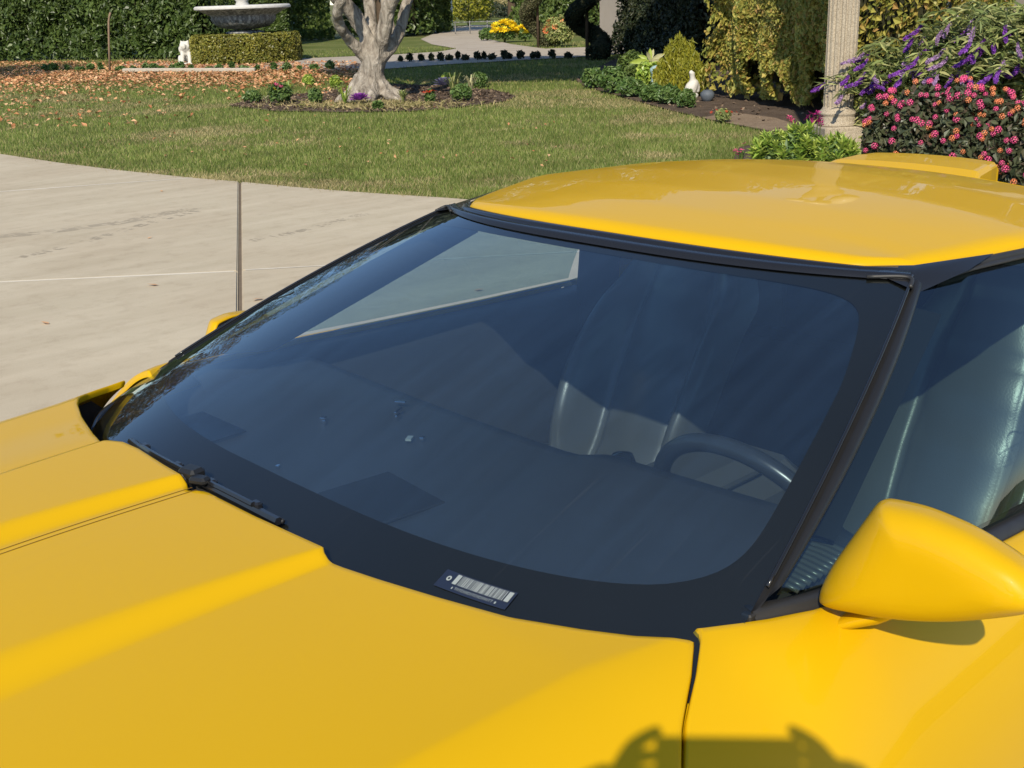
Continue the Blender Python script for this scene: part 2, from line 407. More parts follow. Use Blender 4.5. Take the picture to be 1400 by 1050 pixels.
M['ivyhedge'] = leafmat('gold_green_leaf', [(.16, .20, .045), (.30, .31, .07), (.43, .40, .09), (.54, .46, .115), (.48, .29, .10)], .45, .42, .3)
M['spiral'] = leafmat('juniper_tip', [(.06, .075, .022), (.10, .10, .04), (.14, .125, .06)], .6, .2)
M['spiraldark'] = leafmat('shaded_spiral_tip', [(.010, .016, .008), (.018, .026, .012), (.026, .034, .016)], .6, .12, .2)  # shaded copy of the spiral leaf, its shade put into the colour
M['cypressgold'] = leafmat('gold_cypress_tip', [(.18, .20, .02), (.28, .28, .03), (.38, .35, .035)], .5, .35)
M['lime'] = leafmat('lime_leaf', [(.16, .27, .04), (.28, .40, .06), (.42, .50, .09), (.50, .58, .14)], .38, .3)
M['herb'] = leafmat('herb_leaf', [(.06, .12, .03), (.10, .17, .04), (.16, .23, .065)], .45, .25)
M['salvia'] = leafmat('salvia_leaf', [(.14, .19, .055), (.25, .30, .095), (.36, .38, .13), (.42, .40, .17)], .5, .3)
M['lantana'] = leafmat('lantana_leaf', [(.03, .042, .02), (.055, .066, .03), (.09, .10, .05), (.08, .05, .035)], .42, .2)
M['autumn'] = leafmat('autumn_leaf', [(.16, .06, .03), (.22, .12, .04), (.12, .10, .03), (.30, .19, .06)], .5, .3)
M['canopy'] = leafmat('olive_crown_leaf', [(.05, .07, .03), (.08, .10, .045), (.12, .13, .07)], .45, .2)
def petal(name, c, v=.25): return leafmat(name, [tuple(x*(1-v) for x in c), c, tuple(min(1, x*(1+v)) for x in c)], .5, .3, .2)
M['pink'] = petal('pink_petal', (.80, .11, .27)); M['orange'] = petal('orange_petal', (.88, .28, .12)); M['magenta'] = petal('magenta_petal', (.40, .025, .17))
M['purple'] = petal('purple_petal', (.24, .07, .40), .4); M['palepurple'] = petal('pale_purple_petal', (.42, .27, .46), .3); M['yellowf'] = petal('yellow_petal', (.85, .62, .02))
M['red'] = petal('red_petal', (.45, .05, .02)); M['kale'] = petal('kale_leaf', (.30, .07, .36)); M['bluegrey'] = petal('blue_grey_leaf', (.16, .15, .24), .3)
M['cream'] = petal('cream_leaf', (.48, .46, .26), .2)
def build_bark():
    m_, nt, out = nmat('pale_bark')
    b = N(nt, 'ShaderNodeBsdfPrincipled'); b.inputs['Roughness'].default_value = .9; b.inputs['Specular IOR Level'].default_value = .15
    v = coords(nt, (9, 9, 3.0)); n1 = noise(nt, 1.0, 8, .7, v, .8); n2 = noise(nt, 3, 5, .65, coords(nt))
    r = ramp(nt, [(.28, (.075, .062, .05)), (.42, (.26, .22, .175)), (.58, (.45, .395, .325)), (.78, (.60, .54, .46))]); nt.links.new(n1.outputs['Fac'], r.inputs[0])
    c = mixc(nt, .5, r.outputs[0], n2.outputs['Fac'], 'OVERLAY'); nt.links.new(c, b.inputs['Base Color'])
    nt.links.new(bump(nt, n1.outputs['Fac'], 1.0, .10), b.inputs['Normal']); nt.links.new(b.outputs[0], out.inputs[0]); return m_
M['bark'] = build_bark()
M['darkbark'] = pbr('dark_bark', (.09, .065, .045), .95, .1, var=.4, vscale=10, bmp=.6, bscale=20, bdist=.02)
M['twig'] = pbr('twig_core', (.030, .030, .016), .95, .1, var=.5, vscale=4)
M['stem'] = pbr('green_stem', (.07, .085, .03), .7, .2)
M['granite'] = pbr('speckled_granite', (.50, .43, .34), .85, .2)
def build_granite():
    m_, nt, out = nmat('speckled_cast_stone')
    b = N(nt, 'ShaderNodeBsdfPrincipled'); b.inputs['Roughness'].default_value = .85; b.inputs['Specular IOR Level'].default_value = .2
    n1 = noise(nt, 95, 3, .8, coords(nt)); n2 = noise(nt, 3, 4, .6, coords(nt))
    r = ramp(nt, [(.34, (.17, .13, .095)), (.46, (.32, .265, .19)), (.62, (.44, .375, .28))]); nt.links.new(n1.outputs['Fac'], r.inputs[0])
    c = mixc(nt, .35, r.outputs[0], n2.outputs['Fac'], 'OVERLAY'); nt.links.new(c, b.inputs['Base Color'])
    nt.links.new(bump(nt, n1.outputs['Fac'], .4, .004), b.inputs['Normal']); nt.links.new(b.outputs[0], out.inputs[0]); return m_
M['granite'] = build_granite()
def build_agedstone():
    m_, nt, out = nmat('aged_grey_stone')
    b = N(nt, 'ShaderNodeBsdfPrincipled'); b.inputs['Roughness'].default_value = .85
    n1 = noise(nt, 1.0, 6, .7, coords(nt, (14, 14, 2.5))); n2 = noise(nt, 6, 4, .6, coords(nt))
    r = ramp(nt, [(.34, (.05, .05, .05)), (.5, (.17, .17, .17)), (.66, (.42, .42, .41))]); nt.links.new(n1.outputs['Fac'], r.inputs[0])
    c = mixc(nt, .4, r.outputs[0], n2.outputs['Fac'], 'OVERLAY'); nt.links.new(c, b.inputs['Base Color']); nt.links.new(b.outputs[0], out.inputs[0]); return m_
M['agedstone'] = build_agedstone()
M['palestone'] = pbr('pale_weathered_stone', (.50, .49, .46), .85, .2, var=.3, vscale=9)
M['white'] = pbr('white_plaster', (.56, .54, .49), .75, .3, var=.14, vscale=7)
M['bluegreystone'] = pbr('blue_grey_pot', (.09, .105, .125), .6, .3, var=.25, vscale=12)
M['stucco'] = pbr('taupe_stucco', (.34, .30, .25), .9, .15, var=.12, vscale=3, bmp=.3, bscale=90)
M['whitetrim'] = pbr('white_trim', (.75, .74, .70), .5, .3)
M['houseglass'] = pbr('house_window_glass', (.03, .04, .045), .05, .6)
M['shingle'] = pbr('roof_shingle', (.12, .10, .085), .9, .15, var=.25, vscale=5, bmp=.5, bscale=25, bdist=.02)
M['opal'] = pbr('opal_globe', (.75, .73, .68), .2, .5, var=.05)
M['rust'] = pbr('rusted_rod', (.22, .15, .10), .8, .3, var=.3, vscale=20)
M['aqua'] = pbr('aqua_glaze', (.30, .42, .42), .3, .5)
M['skin'] = pbr('skin', (.55, .33, .23), .5, .4, var=.08)
M['jacket'] = pbr('navy_cloth', (.03, .04, .07), .9, .1, var=.2, vscale=20)
M['jeans'] = pbr('denim', (.06, .08, .14), .9, .1, var=.2, vscale=25)
M['hair'] = pbr('brown_hair', (.05, .03, .02), .6, .3)
M['phone'] = pbr('black_phone', (.02, .02, .022), .2, .5)
# ------------------------------------------------------------------ ground, driveway, lawn, beds, paths
def poly_obj(name, pts, z, mat, kind='structure', sub=0):
    P = [(float(p[0]), float(p[1]), z) for p in pts]
    from mathutils.geometry import tessellate_polygon
    tri = []
    for a_, b_, c_ in tessellate_polygon([[Vector(p) for p in P]]):
        n_ = (P[b_][0]-P[a_][0])*(P[c_][1]-P[a_][1])-(P[b_][1]-P[a_][1])*(P[c_][0]-P[a_][0])
        if abs(n_) > 1e-9: tri.append((a_, b_, c_) if n_ > 0 else (a_, c_, b_))
    me = make_mesh(name, P, tri, mat)
    o = bpy.data.objects.new(name, me); link(o)
    if kind: o['kind'] = kind
    return o
obj('ground', [(-900, -900, -.06), (900, -900, -.06), (900, 900, -.06), (-900, 900, -.06)], [(0, 1, 2, 3)], M['farfield'])['kind'] = 'structure'
obj('lawn', [(-34, -55, -.03), (26, -55, -.03), (26, 34, -.03), (-34, 34, -.03)], [(0, 1, 2, 3)], M['lawn'])['kind'] = 'structure'
edge_px = [(0, 210), (80, 222), (160, 232), (265, 243), (328, 248), (400, 255), (460, 260), (530, 265), (610, 270)]
edge = [gp(*p)[:2] for p in edge_px]
DRIVE = [(-7.5, -30), (-4.9, -19), (-4.65, -15)]+[tuple(e) for e in edge]+[(-6.15, -4.2), (-6.4, -2.5), (-6.45, 0), (-6.3, 4), (-5.5, 10), (-4, 16), (14, 16), (14, -30)]
poly_obj('driveway', DRIVE, -.016, M['joint'])
DRV = bpy.data.objects['driveway']
def clip(poly, p, n):
    """keep the part of poly where (q-p).n >= 0"""
    out = []; k = len(poly)
    for i in range(k):
        a = np.array(poly[i]); b = np.array(poly[(i+1) % k]); da = (a-p)@n; db = (b-p)@n
        if da >= 0: out.append(tuple(a))
        if da*db < 0: out.append(tuple(a+(b-a)*da/(da-db)))
    return out
J0 = np.array([-5.233, -8.182]); Jd = unit(np.array([.515, .857])); Jn = np.array([-Jd[1], Jd[0]])   # expansion joint
S1 = np.array([-2.135, -5.762]); S1d = unit(np.array([-1.093, .918])); S1n = np.array([-S1d[1], S1d[0]])
S2 = np.array([-3.58, -9.561]); S2d = unit(np.array([-1.52, .776])); S2n = np.array([-S2d[1], S2d[0]])
if S1n@np.array([1, 1]) < 0: S1n = -S1n
if S2n@np.array([1, 1]) < 0: S2n = -S2n
R1 = gp(335, 369)[:2]; R1d = unit(gp(480, 361)[:2]-R1); R1n = np.array([-R1d[1], R1d[0]])
if R1n@np.array([1, 1]) < 0: R1n = -R1n
def slab(poly):
    if len(poly) < 3: return
    bm = bmesh.new(); vs_ = [bm.verts.new((p[0], p[1], 0)) for p in poly]
    f = bm.faces.new(vs_); bm.normal_update()
    if f.normal.z < 0: f.normal_flip()
    r = bmesh.ops.extrude_face_region(bm, geom=[f]); dn = [v for v in r['geom'] if isinstance(v, bmesh.types.BMVert)]
    bm.normal_update()
    top = [q for q in bm.faces if abs(q.normal.z) > .9]
    for v in dn: v.co.z = -.013
    bmesh.ops.recalc_face_normals(bm, faces=bm.faces[:])
    bmesh.ops.bevel(bm, geom=[e for e in bm.edges if all(v.co.z > -.001 for v in e.verts)], offset=.009, segments=2, affect='EDGES')
    bmesh.ops.triangulate(bm, faces=[q for q in bm.faces if len(q.verts) > 4])
    me = bpy.data.meshes.new('slab'); bm.to_mesh(me); bm.free(); setmat(me, M['concrete'])
    o = bpy.data.objects.new('slab', me); link(o, DRV)
g2 = .011
left = clip(DRIVE, J0+Jn*g2, Jn) if (np.array([-2.1, -8])-J0)@Jn > 0 else clip(DRIVE, J0-Jn*g2, -Jn)
sg = 1 if (np.array([-2.1, -8])-J0)@Jn > 0 else -1
left = clip(DRIVE, J0+sg*Jn*g2, sg*Jn); right = clip(DRIVE, J0-sg*Jn*g2, -sg*Jn)
# left of the joint: three bays, right: three bays, and the car's own bay
sp = 3.6
cur = left
a = clip(cur, S2-S2n*.006, -S2n); slab(a); cur = clip(cur, S2+S2n*.006, S2n)
a = clip(cur, S1-S1n*.006, -S1n); slab(a); cur = clip(cur, S1+S1n*.006, S1n)
for k in range(1, 5):
    a = clip(cur, S1+S1n*(sp*k-.006), -S1n); slab(a); cur = clip(cur, S1+S1n*(sp*k+.006), S1n)
slab(cur)
cur = right
a = clip(cur, R1-R1n*.005, -R1n); slab(a); cur = clip(cur, R1+R1n*.005, R1n)
for k in range(1, 5):
    a = clip(cur, R1+R1n*(sp*k-.005), -R1n); slab(a); cur = clip(cur, R1+R1n*(sp*k+.005), R1n)
slab(cur)
def strip(name, a, b, w, z, mat, n=24, wob=.0):
    a = np.array(a); b = np.array(b); d = unit(b-a); nn = np.array([-d[1], d[0]])
    t = np.linspace(0, 1, n); c = a+(b-a)*t[:, None]; ww = w*(1+wob*(RNG.random(n)-.5))
    P = np.stack([np.concatenate([c-nn*ww[:, None]/2, np.full((n, 1), z)], 1), np.concatenate([c+nn*ww[:, None]/2, np.full((n, 1), z)], 1)], 1)
    return gridobj(name, P, mat, DRV, False, flip=False)
strip('seam_filler', S1-S1d*7.5, gp(320, 371)[:2], .028, .0008, M['seam'], 30, .5)
strip('seam_filler', S2-S2d*7, gp(264, 243)[:2], .034, .0008, M['seam'], 30, .5)
strip('seam_filler', R1, R1+R1d*2.4, .020, .0008, M['seam'], 20, .6)
# crumbling edge stones along the joint
# tyre scuffs
def skid(pts, w, brk, n=60):
    c = spline([gp(*p)[:2] for p in pts], n); d = unit(np.gradient(c, axis=0)); nn = np.stack([-d[:, 1], d[:, 0]], 1)
    V = []; F = []
    for i in range(n-1):
        if RNG.random() < brk: continue
        for s in np.arange(-.5, .5, .17):
            if RNG.random() < .35: continue
            k = len(V); ww = .05
            for (j, e) in ((i, 0), (i, .11), (i+1, .11), (i+1, 0)):
                p = c[j]+nn[j]*(s+e*.8)*w; V.append((p[0], p[1], .0012))
            F.append((k, k+1, k+2, k+3))
    o = obj('tyre_scuff', V, F, M['skid'], DRV); o['kind'] = 'stuff'
skid([(272, 287), (250, 288), (215, 294), (160, 305), (60, 318), (0, 323)], .16, .15)
skid([(272, 288), (200, 306), (110, 332), (30, 352)], .10, .5)
skid([(500, 292), (470, 300), (400, 318), (340, 330)], .10, .45)
# stray leaves on the slabs
def ground_leaf(px, py, L, mat=None):
    p = gp(px, py); a = RNG.random()*6.28
    V = []; 
    for (x, y, z) in ((-.5, 0, .0), (-.1, .25, .10), (.5, 0, .16), (-.1, -.25, .06)): V.append((L*(x*math.cos(a)-y*math.sin(a)), L*(x*math.sin(a)+y*math.cos(a)), L*z+.004))
    return obj('fallen_leaf', V, [(0, 1, 2), (0, 2, 3)], mat or M['litter'], None, False, (p[0], p[1], 0))
for (px, py, L, lb) in ((221, 262, .05, 'curled brown leaf on the far pale seam of the driveway'), (209, 391, .07, 'flat brown leaf lying on the near pale seam'), (62, 443, .06, 'thin pale curled leaf on the bare concrete at left'),
                    (352, 411, .08, 'reddish leaf just behind the yellow door bulge'), (205, 326, .04, 'small orange leaf between the two pale seams'), (655, 398, .06, 'dark leaf seen through the windscreen and passenger window')):
    tag(ground_leaf(px, py, L), lb, 'leaf', 'leaves on the driveway')
# lawn pieces that are not grass
BED1 = [gp(*p)[:2] for p in ((312, 143), (345, 135), (420, 126), (480, 119), (540, 114), (620, 117), (680, 123), (706, 130), (690, 137), (640, 144), (570, 150), (470, 152), (370, 150))]
poly_obj('planting_bed', BED1, -.012, M['soil'])
BED2 = [gp(*p)[:2] for p in ((786, 108), (800, 117), (850, 131), (920, 150), (985, 165), (1040, 176), (1065, 186), (1010, 200), (1000, 222))]+[(-7.2, -3.5), (-6.46, -2.4), (-6.47, 1), (-6.4, 5), (-16, 12), (-30, 2), (-30, -14), tuple(gp(840, 80)[:2])]
poly_obj('planting_bed', BED2, -.012, M['soil'])
poly_obj('dry_soil', [gp(*p)[:2] for p in ((960, 160), (1000, 168), (1040, 175), (1075, 184), (1110, 176), (1060, 160), (1000, 152))], -.008, M['tansoil'])
PATH = [gp(*p)[:2] for p in ((150, 90), (260, 95), (400, 96), (520, 94), (600, 88), (700, 82), (780, 78), (860, 72), (900, 66), (860, 62), (800, 64), (745, 66), (700, 60), (672, 54), (680, 46), (706, 40), (720, 34), (640, 34), (622, 40), (590, 47), (575, 53), (590, 60), (624, 66), (600, 70), (540, 74), (470, 77), (420, 79), (300, 84), (180, 86))]
poly_obj('path', PATH, -.010, M['path'])
poly_obj('side_lawn', [gp(*p)[:2] for p in ((400, 60), (520, 50), (572, 52), (590, 60), (620, 66), (540, 73), (420, 78))], -.018, M['lawn'])
poly_obj('road', [tuple(at_depth(560, 20, 60)[:2]), tuple(at_depth(760, 20, 60)[:2]), tuple(at_depth(800, 20, 72)[:2]), tuple(at_depth(540, 20, 72)[:2])], -.02, M['road'])
poly_obj('verge', [tuple(at_depth(540, 20, 74)[:2]), tuple(at_depth(790, 20, 74)[:2]), tuple(at_depth(860, 20, 110)[:2]), tuple(at_depth(500, 20, 110)[:2])], -.02, M['lawn'])

# ------------------------------------------------------------------ grass
def scatter_grass(n, dmin, dmax, fovpad=.04):
    # uniform in image-ish space: denser near
    d = 1/(1/dmin+(1/dmax-1/dmin)*RNG.random(n)); s = (RNG.random(n)-.5)*(1400/FPX+2*fovpad)
    x = CAM_C[0]+FH[0]*d+RH[0]*d*s; y = CAM_C[1]+FH[1]*d+RH[1]*d*s
    k = ~inpoly(x, y, DRIVE) & ~inpoly(x, y, BED1) & ~inpoly(x, y, BED2) & ~inpoly(x, y, PATH)
    return x[k], y[k]
def blades(name, x, y, h, w, mat, lean=.45):
    n = len(x); a = RNG.random(n)*2*math.pi; hh = h*np.clip(RNG.normal(1, .3, n), .3, 1.9); ww = w*np.clip(RNG.normal(1, .25, n), .5, 1.7)
    la = RNG.random(n)*2*math.pi; ll = lean*hh*RNG.random(n)**.7*1.6
    bx, by = np.cos(a)*ww/2, np.sin(a)*ww/2; z0 = np.full(n, -.03)
    V = np.stack([np.stack([x-bx, y-by, z0], 1), np.stack([x+bx, y+by, z0], 1), np.stack([x+np.cos(la)*ll, y+np.sin(la)*ll, z0+hh], 1)], 1).reshape(-1, 3)
    F = np.arange(3*n).reshape(-1, 3)
    o = obj(name, V, F, mat); o['kind'] = 'stuff'; return o
gx, gy = scatter_grass(760000, 6.0, 42)
dry = vnoise(gx*.55, gy*.55, 1)*.5+vnoise(gx*1.6, gy*1.6, 2)*.3+vnoise(gx*4.5, gy*4.5, 3)*.2
dist_ = np.hypot(gx-CAM_C[0], gy-CAM_C[1])
dry = dry+.10*sstep(16, 10, dist_)
isdry = dry > .60+.16*(RNG.random(len(gx))-.5)
hs = .040*(1-.25*isdry)
tagg = blades('lawn_grass', gx[~isdry], gy[~isdry], .024+.0010*dist_[~isdry], .0035+.00033*dist_[~isdry], M['blade'])
blades('dry_lawn_grass', gx[isdry], gy[isdry], .018+.0008*dist_[isdry], .0035+.00033*dist_[isdry], M['straw'], .8)
# ragged fringe over the driveway edge
ex_ = spline([np.array([*e, 0]) for e in edge]+[np.array([-6.15, -4.2, 0])], 2600); ex_ = ex_[:, :2]+RNG.normal(size=(2600, 2))*.045
ex_ = ex_[~inpoly(ex_[:, 0], ex_[:, 1], DRIVE) | (RNG.random(2600) < .35)]
blades('edge_grass', ex_[:, 0], ex_[:, 1], .05, .008, M['straw'], .9)
# fallen leaves drifted over the left of the lawn
n = 46000
px = RNG.random(n)*560-60; py = 84+RNG.random(n)**1.15*90
k = RNG.random(n) < np.clip(np.exp(-((py-99)/14)**2)*np.interp(px, [-60, 330, 520], [1.3, 1.0, .25])+.35*np.exp(-(py-90)/28)*np.interp(px, [0, 200, 420], [1.1, .35, .05])*(vnoise(px/40, py/8, 5) > .35), 0, 1)
px = px[k]; py = py[k]
pts = np.array([gp(a, b) for a, b in zip(px, py)])
nn = np.zeros_like(pts); nn[:, 2] = 1
pts[:, 2] += -.005+.03*RNG.random(len(pts))
leaves('fallen_leaves', pts, nn, .085, .056, M['litter'], jit=.35)
n = 150
px = RNG.random(n)*760; py = 108+RNG.random(n)**1.6*120
pts = np.array([gp(a, b) for a, b in zip(px, py)]); kk = ~inpoly(pts[:, 0], pts[:, 1], DRIVE); pts = pts[kk]; pts[:, 2] += .012; nn = np.zeros_like(pts); nn[:, 2] = 1
leaves('scattered_leaves', pts, nn, .042, .028, M['litter'], jit=.5)
# mulch crumbs on the beds
for poly, n in ((BED1, 2600), (BED2, 5000)):
    P = np.array(poly); x = P[:, 0].min()+RNG.random(n*3)*np.ptp(P[:, 0]); y = P[:, 1].min()+RNG.random(n*3)*np.ptp(P[:, 1]); k = inpoly(x, y, poly)
    x, y = x[k][:n], y[k][:n]; pt = np.stack([x, y, np.full(len(x), -.004)], 1); nn = np.zeros_like(pt); nn[:, 2] = 1
    leaves('mulch', pt, nn, .06, .035, leafmat('mulch_chip', [(.05, .035, .025), (.12, .085, .06), (.26, .19, .13)], .9, 0.0, .1), jit=.6)

# ------------------------------------------------------------------ hedges
def hedge(name, label, pa, pb, thick, h0, h1, nleaf, L, W, mat, z0=.05, lump=.25, group=None, jit=.7, cat='hedge', ragged=.0, round_=.35, backd=1.0, deep=.2):
    """hedge standing along pa-pb (front foot line), growing away from the camera"""
    pa = np.asarray(pa, float)[:2]; pb = np.asarray(pb, float)[:2]
    d = pb-pa; ln = np.linalg.norm(d); d /= ln; nb = np.array([-d[1], d[0]])
    if nb@FH < 0: nb = -nb
    root = thing(name, label, cat, (*(pa+d*ln/2+nb*thick/2), 0), group=group); c0 = np.array([*(pa+d*ln/2+nb*thick/2), 0])
    def build(n):
        k = RNG.random(n); s = RNG.random(n)*ln; hh = h0+(h1-h0)*(s/ln)
        z = z0+RNG.random(n)**.92*(hh-z0); b = np.zeros(n); nx = np.tile([-nb[0], -nb[1], .35], (n, 1))
        e = k > .78; top = k > .90
        ends = e & ~top; b[ends] = RNG.random(ends.sum())*thick; side_ = RNG.random(n) < .5
        s = np.where(ends, np.where(side_, 0, ln), s); nx[ends] = np.stack([np.where(side_[ends], -d[0], d[0]), np.where(side_[ends], -d[1], d[1]), np.full(ends.sum(), .3)], 1)
        b[top] = RNG.random(top.sum())*thick; z[top] = hh[top]; nx[top] = np.array([-nb[0]*.3, -nb[1]*.3, 1])
        bk = RNG.random(n) < .10*backd; b[bk] = thick; nx[bk] = np.array([nb[0], nb[1], .3])
        # rounding of the top and lumps
        f = np.clip((z-z0)/(hh-z0), 0, 1)
        lum = lump*((vnoise(s*.9+3, z*.9, 4)-.5)*1.3+(vnoise(s*2.6, z*2.6, 5)-.5)*.7)
        off = -lum-.0+round_*thick*.5*f**4+ragged*np.maximum(0, .35-f)*1.2
        dpt = RNG.random(n)**2.2*deep
        fr = ~(e | bk)
        P = np.stack([pa[0]+d[0]*s+nb[0]*b, pa[1]+d[1]*s+nb[1]*b, z], 1)
        P -= unit(nx*[1, 1, 0]+1e-9)*((off+dpt)*~top)[:, None]*1.0
        P[:, 2] += np.where(top, lum, 0)
        if ragged: P = P[~((f < .16) & (vnoise(s*2.2, z*2.5, 8) > .42+2.2*f) & fr)]; nx = nx[:len(P)] if len(nx) == len(P) else np.tile([-nb[0], -nb[1], .35], (len(P), 1))
        return P, nx
    P, nx = build(nleaf)
    leaves('foliage', P-c0, nx, L, W, mat, root, jit=jit)
    ang = math.atan2(d[1], d[0]); hm = (h0+h1)/2
    mb = MB(); ins = .34+lump*.5
    tt = np.linspace(0, 1, 9); rows = []
    core_t = max(thick-2*ins, .15)
    mb.box((0, 0, (hm+z0)/2), (max(ln-2*ins*.7, .2), core_t, max(hm-z0-.35, .2)), ang, .08)
    mb.build('branch_core', M['twig'], root)
    if z0 > .15:
        for s in np.linspace(-.42, .42, max(2, int(ln/1.1))):
            tube('stem', [(d[0]*s*ln, d[1]*s*ln, -.03), (d[0]*s*ln+.05, d[1]*s*ln, z0+.4)], [.05, .03], M['darkbark'], root, 6)
    return root
hedge('laurel_hedge', 'tall dark glossy evergreen hedge at the left behind the fallen leaves', gp(-150, 84), gp(283, 79), 2.2, 4.6, 4.4, 44000, .19, .11, M['laurel'], .05, .6, jit=.9)
hedge('laurel_hedge', 'dark evergreen shrub mass behind the right side of the fountain', gp(280, 66), gp(395, 62), 2.0, 4.0, 4.0, 12000, .19, .11, M['laurel'], .05, .5)
hedge('evergreen_shrub', 'sunlit green shrub between the fountain and the gnarled tree', gp(392, 56), gp(455, 53), 1.8, 3.0, 3.2, 8000, .22, .13, M['shrubgreen'], .05, .5, cat='shrub')
hedge('evergreen_shrub', 'dense green shrub seen through the fork of the gnarled tree', gp(468, 50), gp(556, 49), 1.8, 4.2, 4.2, 9000, .22, .13, M['laurel'], .05, .5, cat='shrub')
hedge('evergreen_shrub', 'bright green leafy shrub left of the path opening', gp(552, 47), gp(619, 43), 2.0, 4.4, 4.2, 11000, .24, .14, M['shrubgreen'], .05, .5, cat='shrub')
hedge('evergreen_shrub', 'mottled green shrub behind the two spiral topiaries', gp(696, 43), gp(806, 47), 2.0, 4.4, 4.4, 13000, .20, .12, M['shrubgreen'], .05, .4, cat='shrub')
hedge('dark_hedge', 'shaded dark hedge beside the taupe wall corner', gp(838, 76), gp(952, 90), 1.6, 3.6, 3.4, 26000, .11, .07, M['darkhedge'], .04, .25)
hedge('gold_green_hedge', 'tall yellow green hedge left of the stone column', gp(952, 133), gp(1136, 168), 2.2, 3.2, 3.2, 72000, .092, .07, M['ivyhedge'], .10, .36, ragged=.9, round_=.6, jit=.38, deep=.09)
hedge('gold_green_hedge', 'yellow green hedge between the stone column and the house', gp(1120, 140), gp(1258, 118), 1.4, 3.0, 2.9, 26000, .09, .07, M['ivyhedge'], .05, .25, jit=.4, deep=.10)

# ------------------------------------------------------------------ house behind the right hand beds
HA = at_depth(820, 30, 36.0)[:2]; HB = at_depth(1385, 30, 20.0)[:2]; Hd = unit(HB-HA); Hn = np.array([-Hd[1], Hd[0]])
if Hn@FH > 0: Hn = -Hn     # Hn points to the camera side
HLEN = np.linalg.norm(HB-HA)+9.0
house = thing('house', 'taupe stucco house with white window sills behind the garden beds', 'house', (*(HA+Hd*HLEN/2), 0))
hc = HA+Hd*HLEN/2; hang = math.atan2(Hd[1], Hd[0])
def hp(s, out, z): p = HA+Hd*s+Hn*out-hc; return np.array([p[0], p[1], z])
win_s = [5.5, 10.0, (np.linalg.norm(HB-HA)-1.75), np.linalg.norm(HB-HA)+1.15, np.linalg.norm(HB-HA)+5.0]
WH0, WH1, WW = .85, 2.35, 1.5
# wall built as panels round the windows
mb = MB(); cur_s = 0
for s in win_s+[None]:
    e = HLEN if s is None else s-WW/2
    P = [hp(cur_s, 0, -.03), hp(e, 0, -.03), hp(e, 0, 3.0), hp(cur_s, 0, 3.0)]; mb.add(P, [(0, 1, 2, 3)])
    if s is not None:
        for z0, z1 in ((-.03, WH0), (WH1, 3.0)): mb.add([hp(e, 0, z0), hp(e+WW, 0, z0), hp(e+WW, 0, z1), hp(e, 0, z1)], [(0, 1, 2, 3)])
        for q in ((e, WH0, e, WH1), (e+WW, WH0, e+WW, WH1), (e, WH0, e+WW, WH0), (e, WH1, e+WW, WH1)):
            mb.add([hp(q[0], 0, q[1]), hp(q[2], 0, q[3]), hp(q[2], -.14, q[3]), hp(q[0], -.14, q[1])], [(0, 1, 2, 3)])
        cur_s = e+WW
for s in (0, HLEN): mb.add([hp(s, 0, -.03), hp(s, -9, -.03), hp(s, -9, 3), hp(s, 0, 3)], [(0, 1, 2, 3)])
mb.add([hp(0, -9, -.03), hp(HLEN, -9, -.03), hp(HLEN, -9, 3), hp(0, -9, 3)], [(0, 1, 2, 3)])
mb.build('wall', M['stucco'], house)
mb = MB(); mb.grid(np.array([[hp(-.6, .7, 2.95), hp(HLEN+.6, .7, 2.95)], [hp(4, -4.5, 5.0), hp(HLEN-4, -4.5, 5.0)], [hp(-.6, -9.7, 2.95), hp(HLEN+.6, -9.7, 2.95)]]))
mb.add([hp(-.6, .7, 2.95), hp(4, -4.5, 5.0), hp(-.6, -9.7, 2.95), hp(HLEN+.6, .7, 2.95), hp(HLEN-4, -4.5, 5.0), hp(HLEN+.6, -9.7, 2.95)], [(0, 1, 2), (3, 5, 4)])
mb.build('roof', M['shingle'], house)
mb = MB(); mb.add([hp(-.6, .72, 2.78), hp(HLEN+.6, .72, 2.78), hp(HLEN+.6, .72, 2.94), hp(-.6, .72, 2.94), hp(-.6, -.02, 2.80), hp(HLEN+.6, -.02, 2.80)], [(0, 1, 2, 3), (0, 4, 5, 1)]); mb.build('eaves_board', M['whitetrim'], house)
for s in win_s:
    w = bpy.data.objects.new('window', None); link(w, house); w.location = hp(s, -.08, WH0); w.rotation_euler = (0, 0, hang)
    sy = 1 if np.array([-math.sin(hang), math.cos(hang)])@Hn > 0 else -1
    mb = MB()
    for x, z, a, b in ((-WW/2+.04, .75, .08, 1.5), (WW/2-.04, .75, .08, 1.5), (0, .75, .05, 1.34), (0, .04, WW-.16, .08), (0, 1.46, WW-.16, .08)): mb.box((x, 0, z), (a, .07, b))
    mb.build('frame', M['whitetrim'], w)
    for x in (-.35, .35): obj('pane', [(x-.32, -.01*sy, .08), (x+.32, -.01*sy, .08), (x+.32, -.01*sy, 1.42), (x-.32, -.01*sy, 1.42)], [(0, 1, 2, 3)], M['houseglass'], w)
    mb = MB(); mb.box((0, sy*.13, -.05), (WW+.24, .22, .10), 0, .01); mb.build('sill', M['whitetrim'], w)
def house_column(s, out, label_z=2.8):
    r0 = .125
    mb = MB(); V, F = lathevf([(r0*1.5, -.03), (r0*1.5, .12), (r0*1.25, .16), (r0, .22), (r0*.96, 2.5), (r0*1.2, 2.56), (r0*1.45, 2.72), (r0*1.45, 2.80)], 18); mb.add(V, F)
    p = hp(s, out, 0); o = mb.build('porch_column', M['stucco'], house, True, p)
house_column(np.linalg.norm(HB-HA)-3.05, .62)
house_column(np.linalg.norm(HB-HA)-.55, .62)
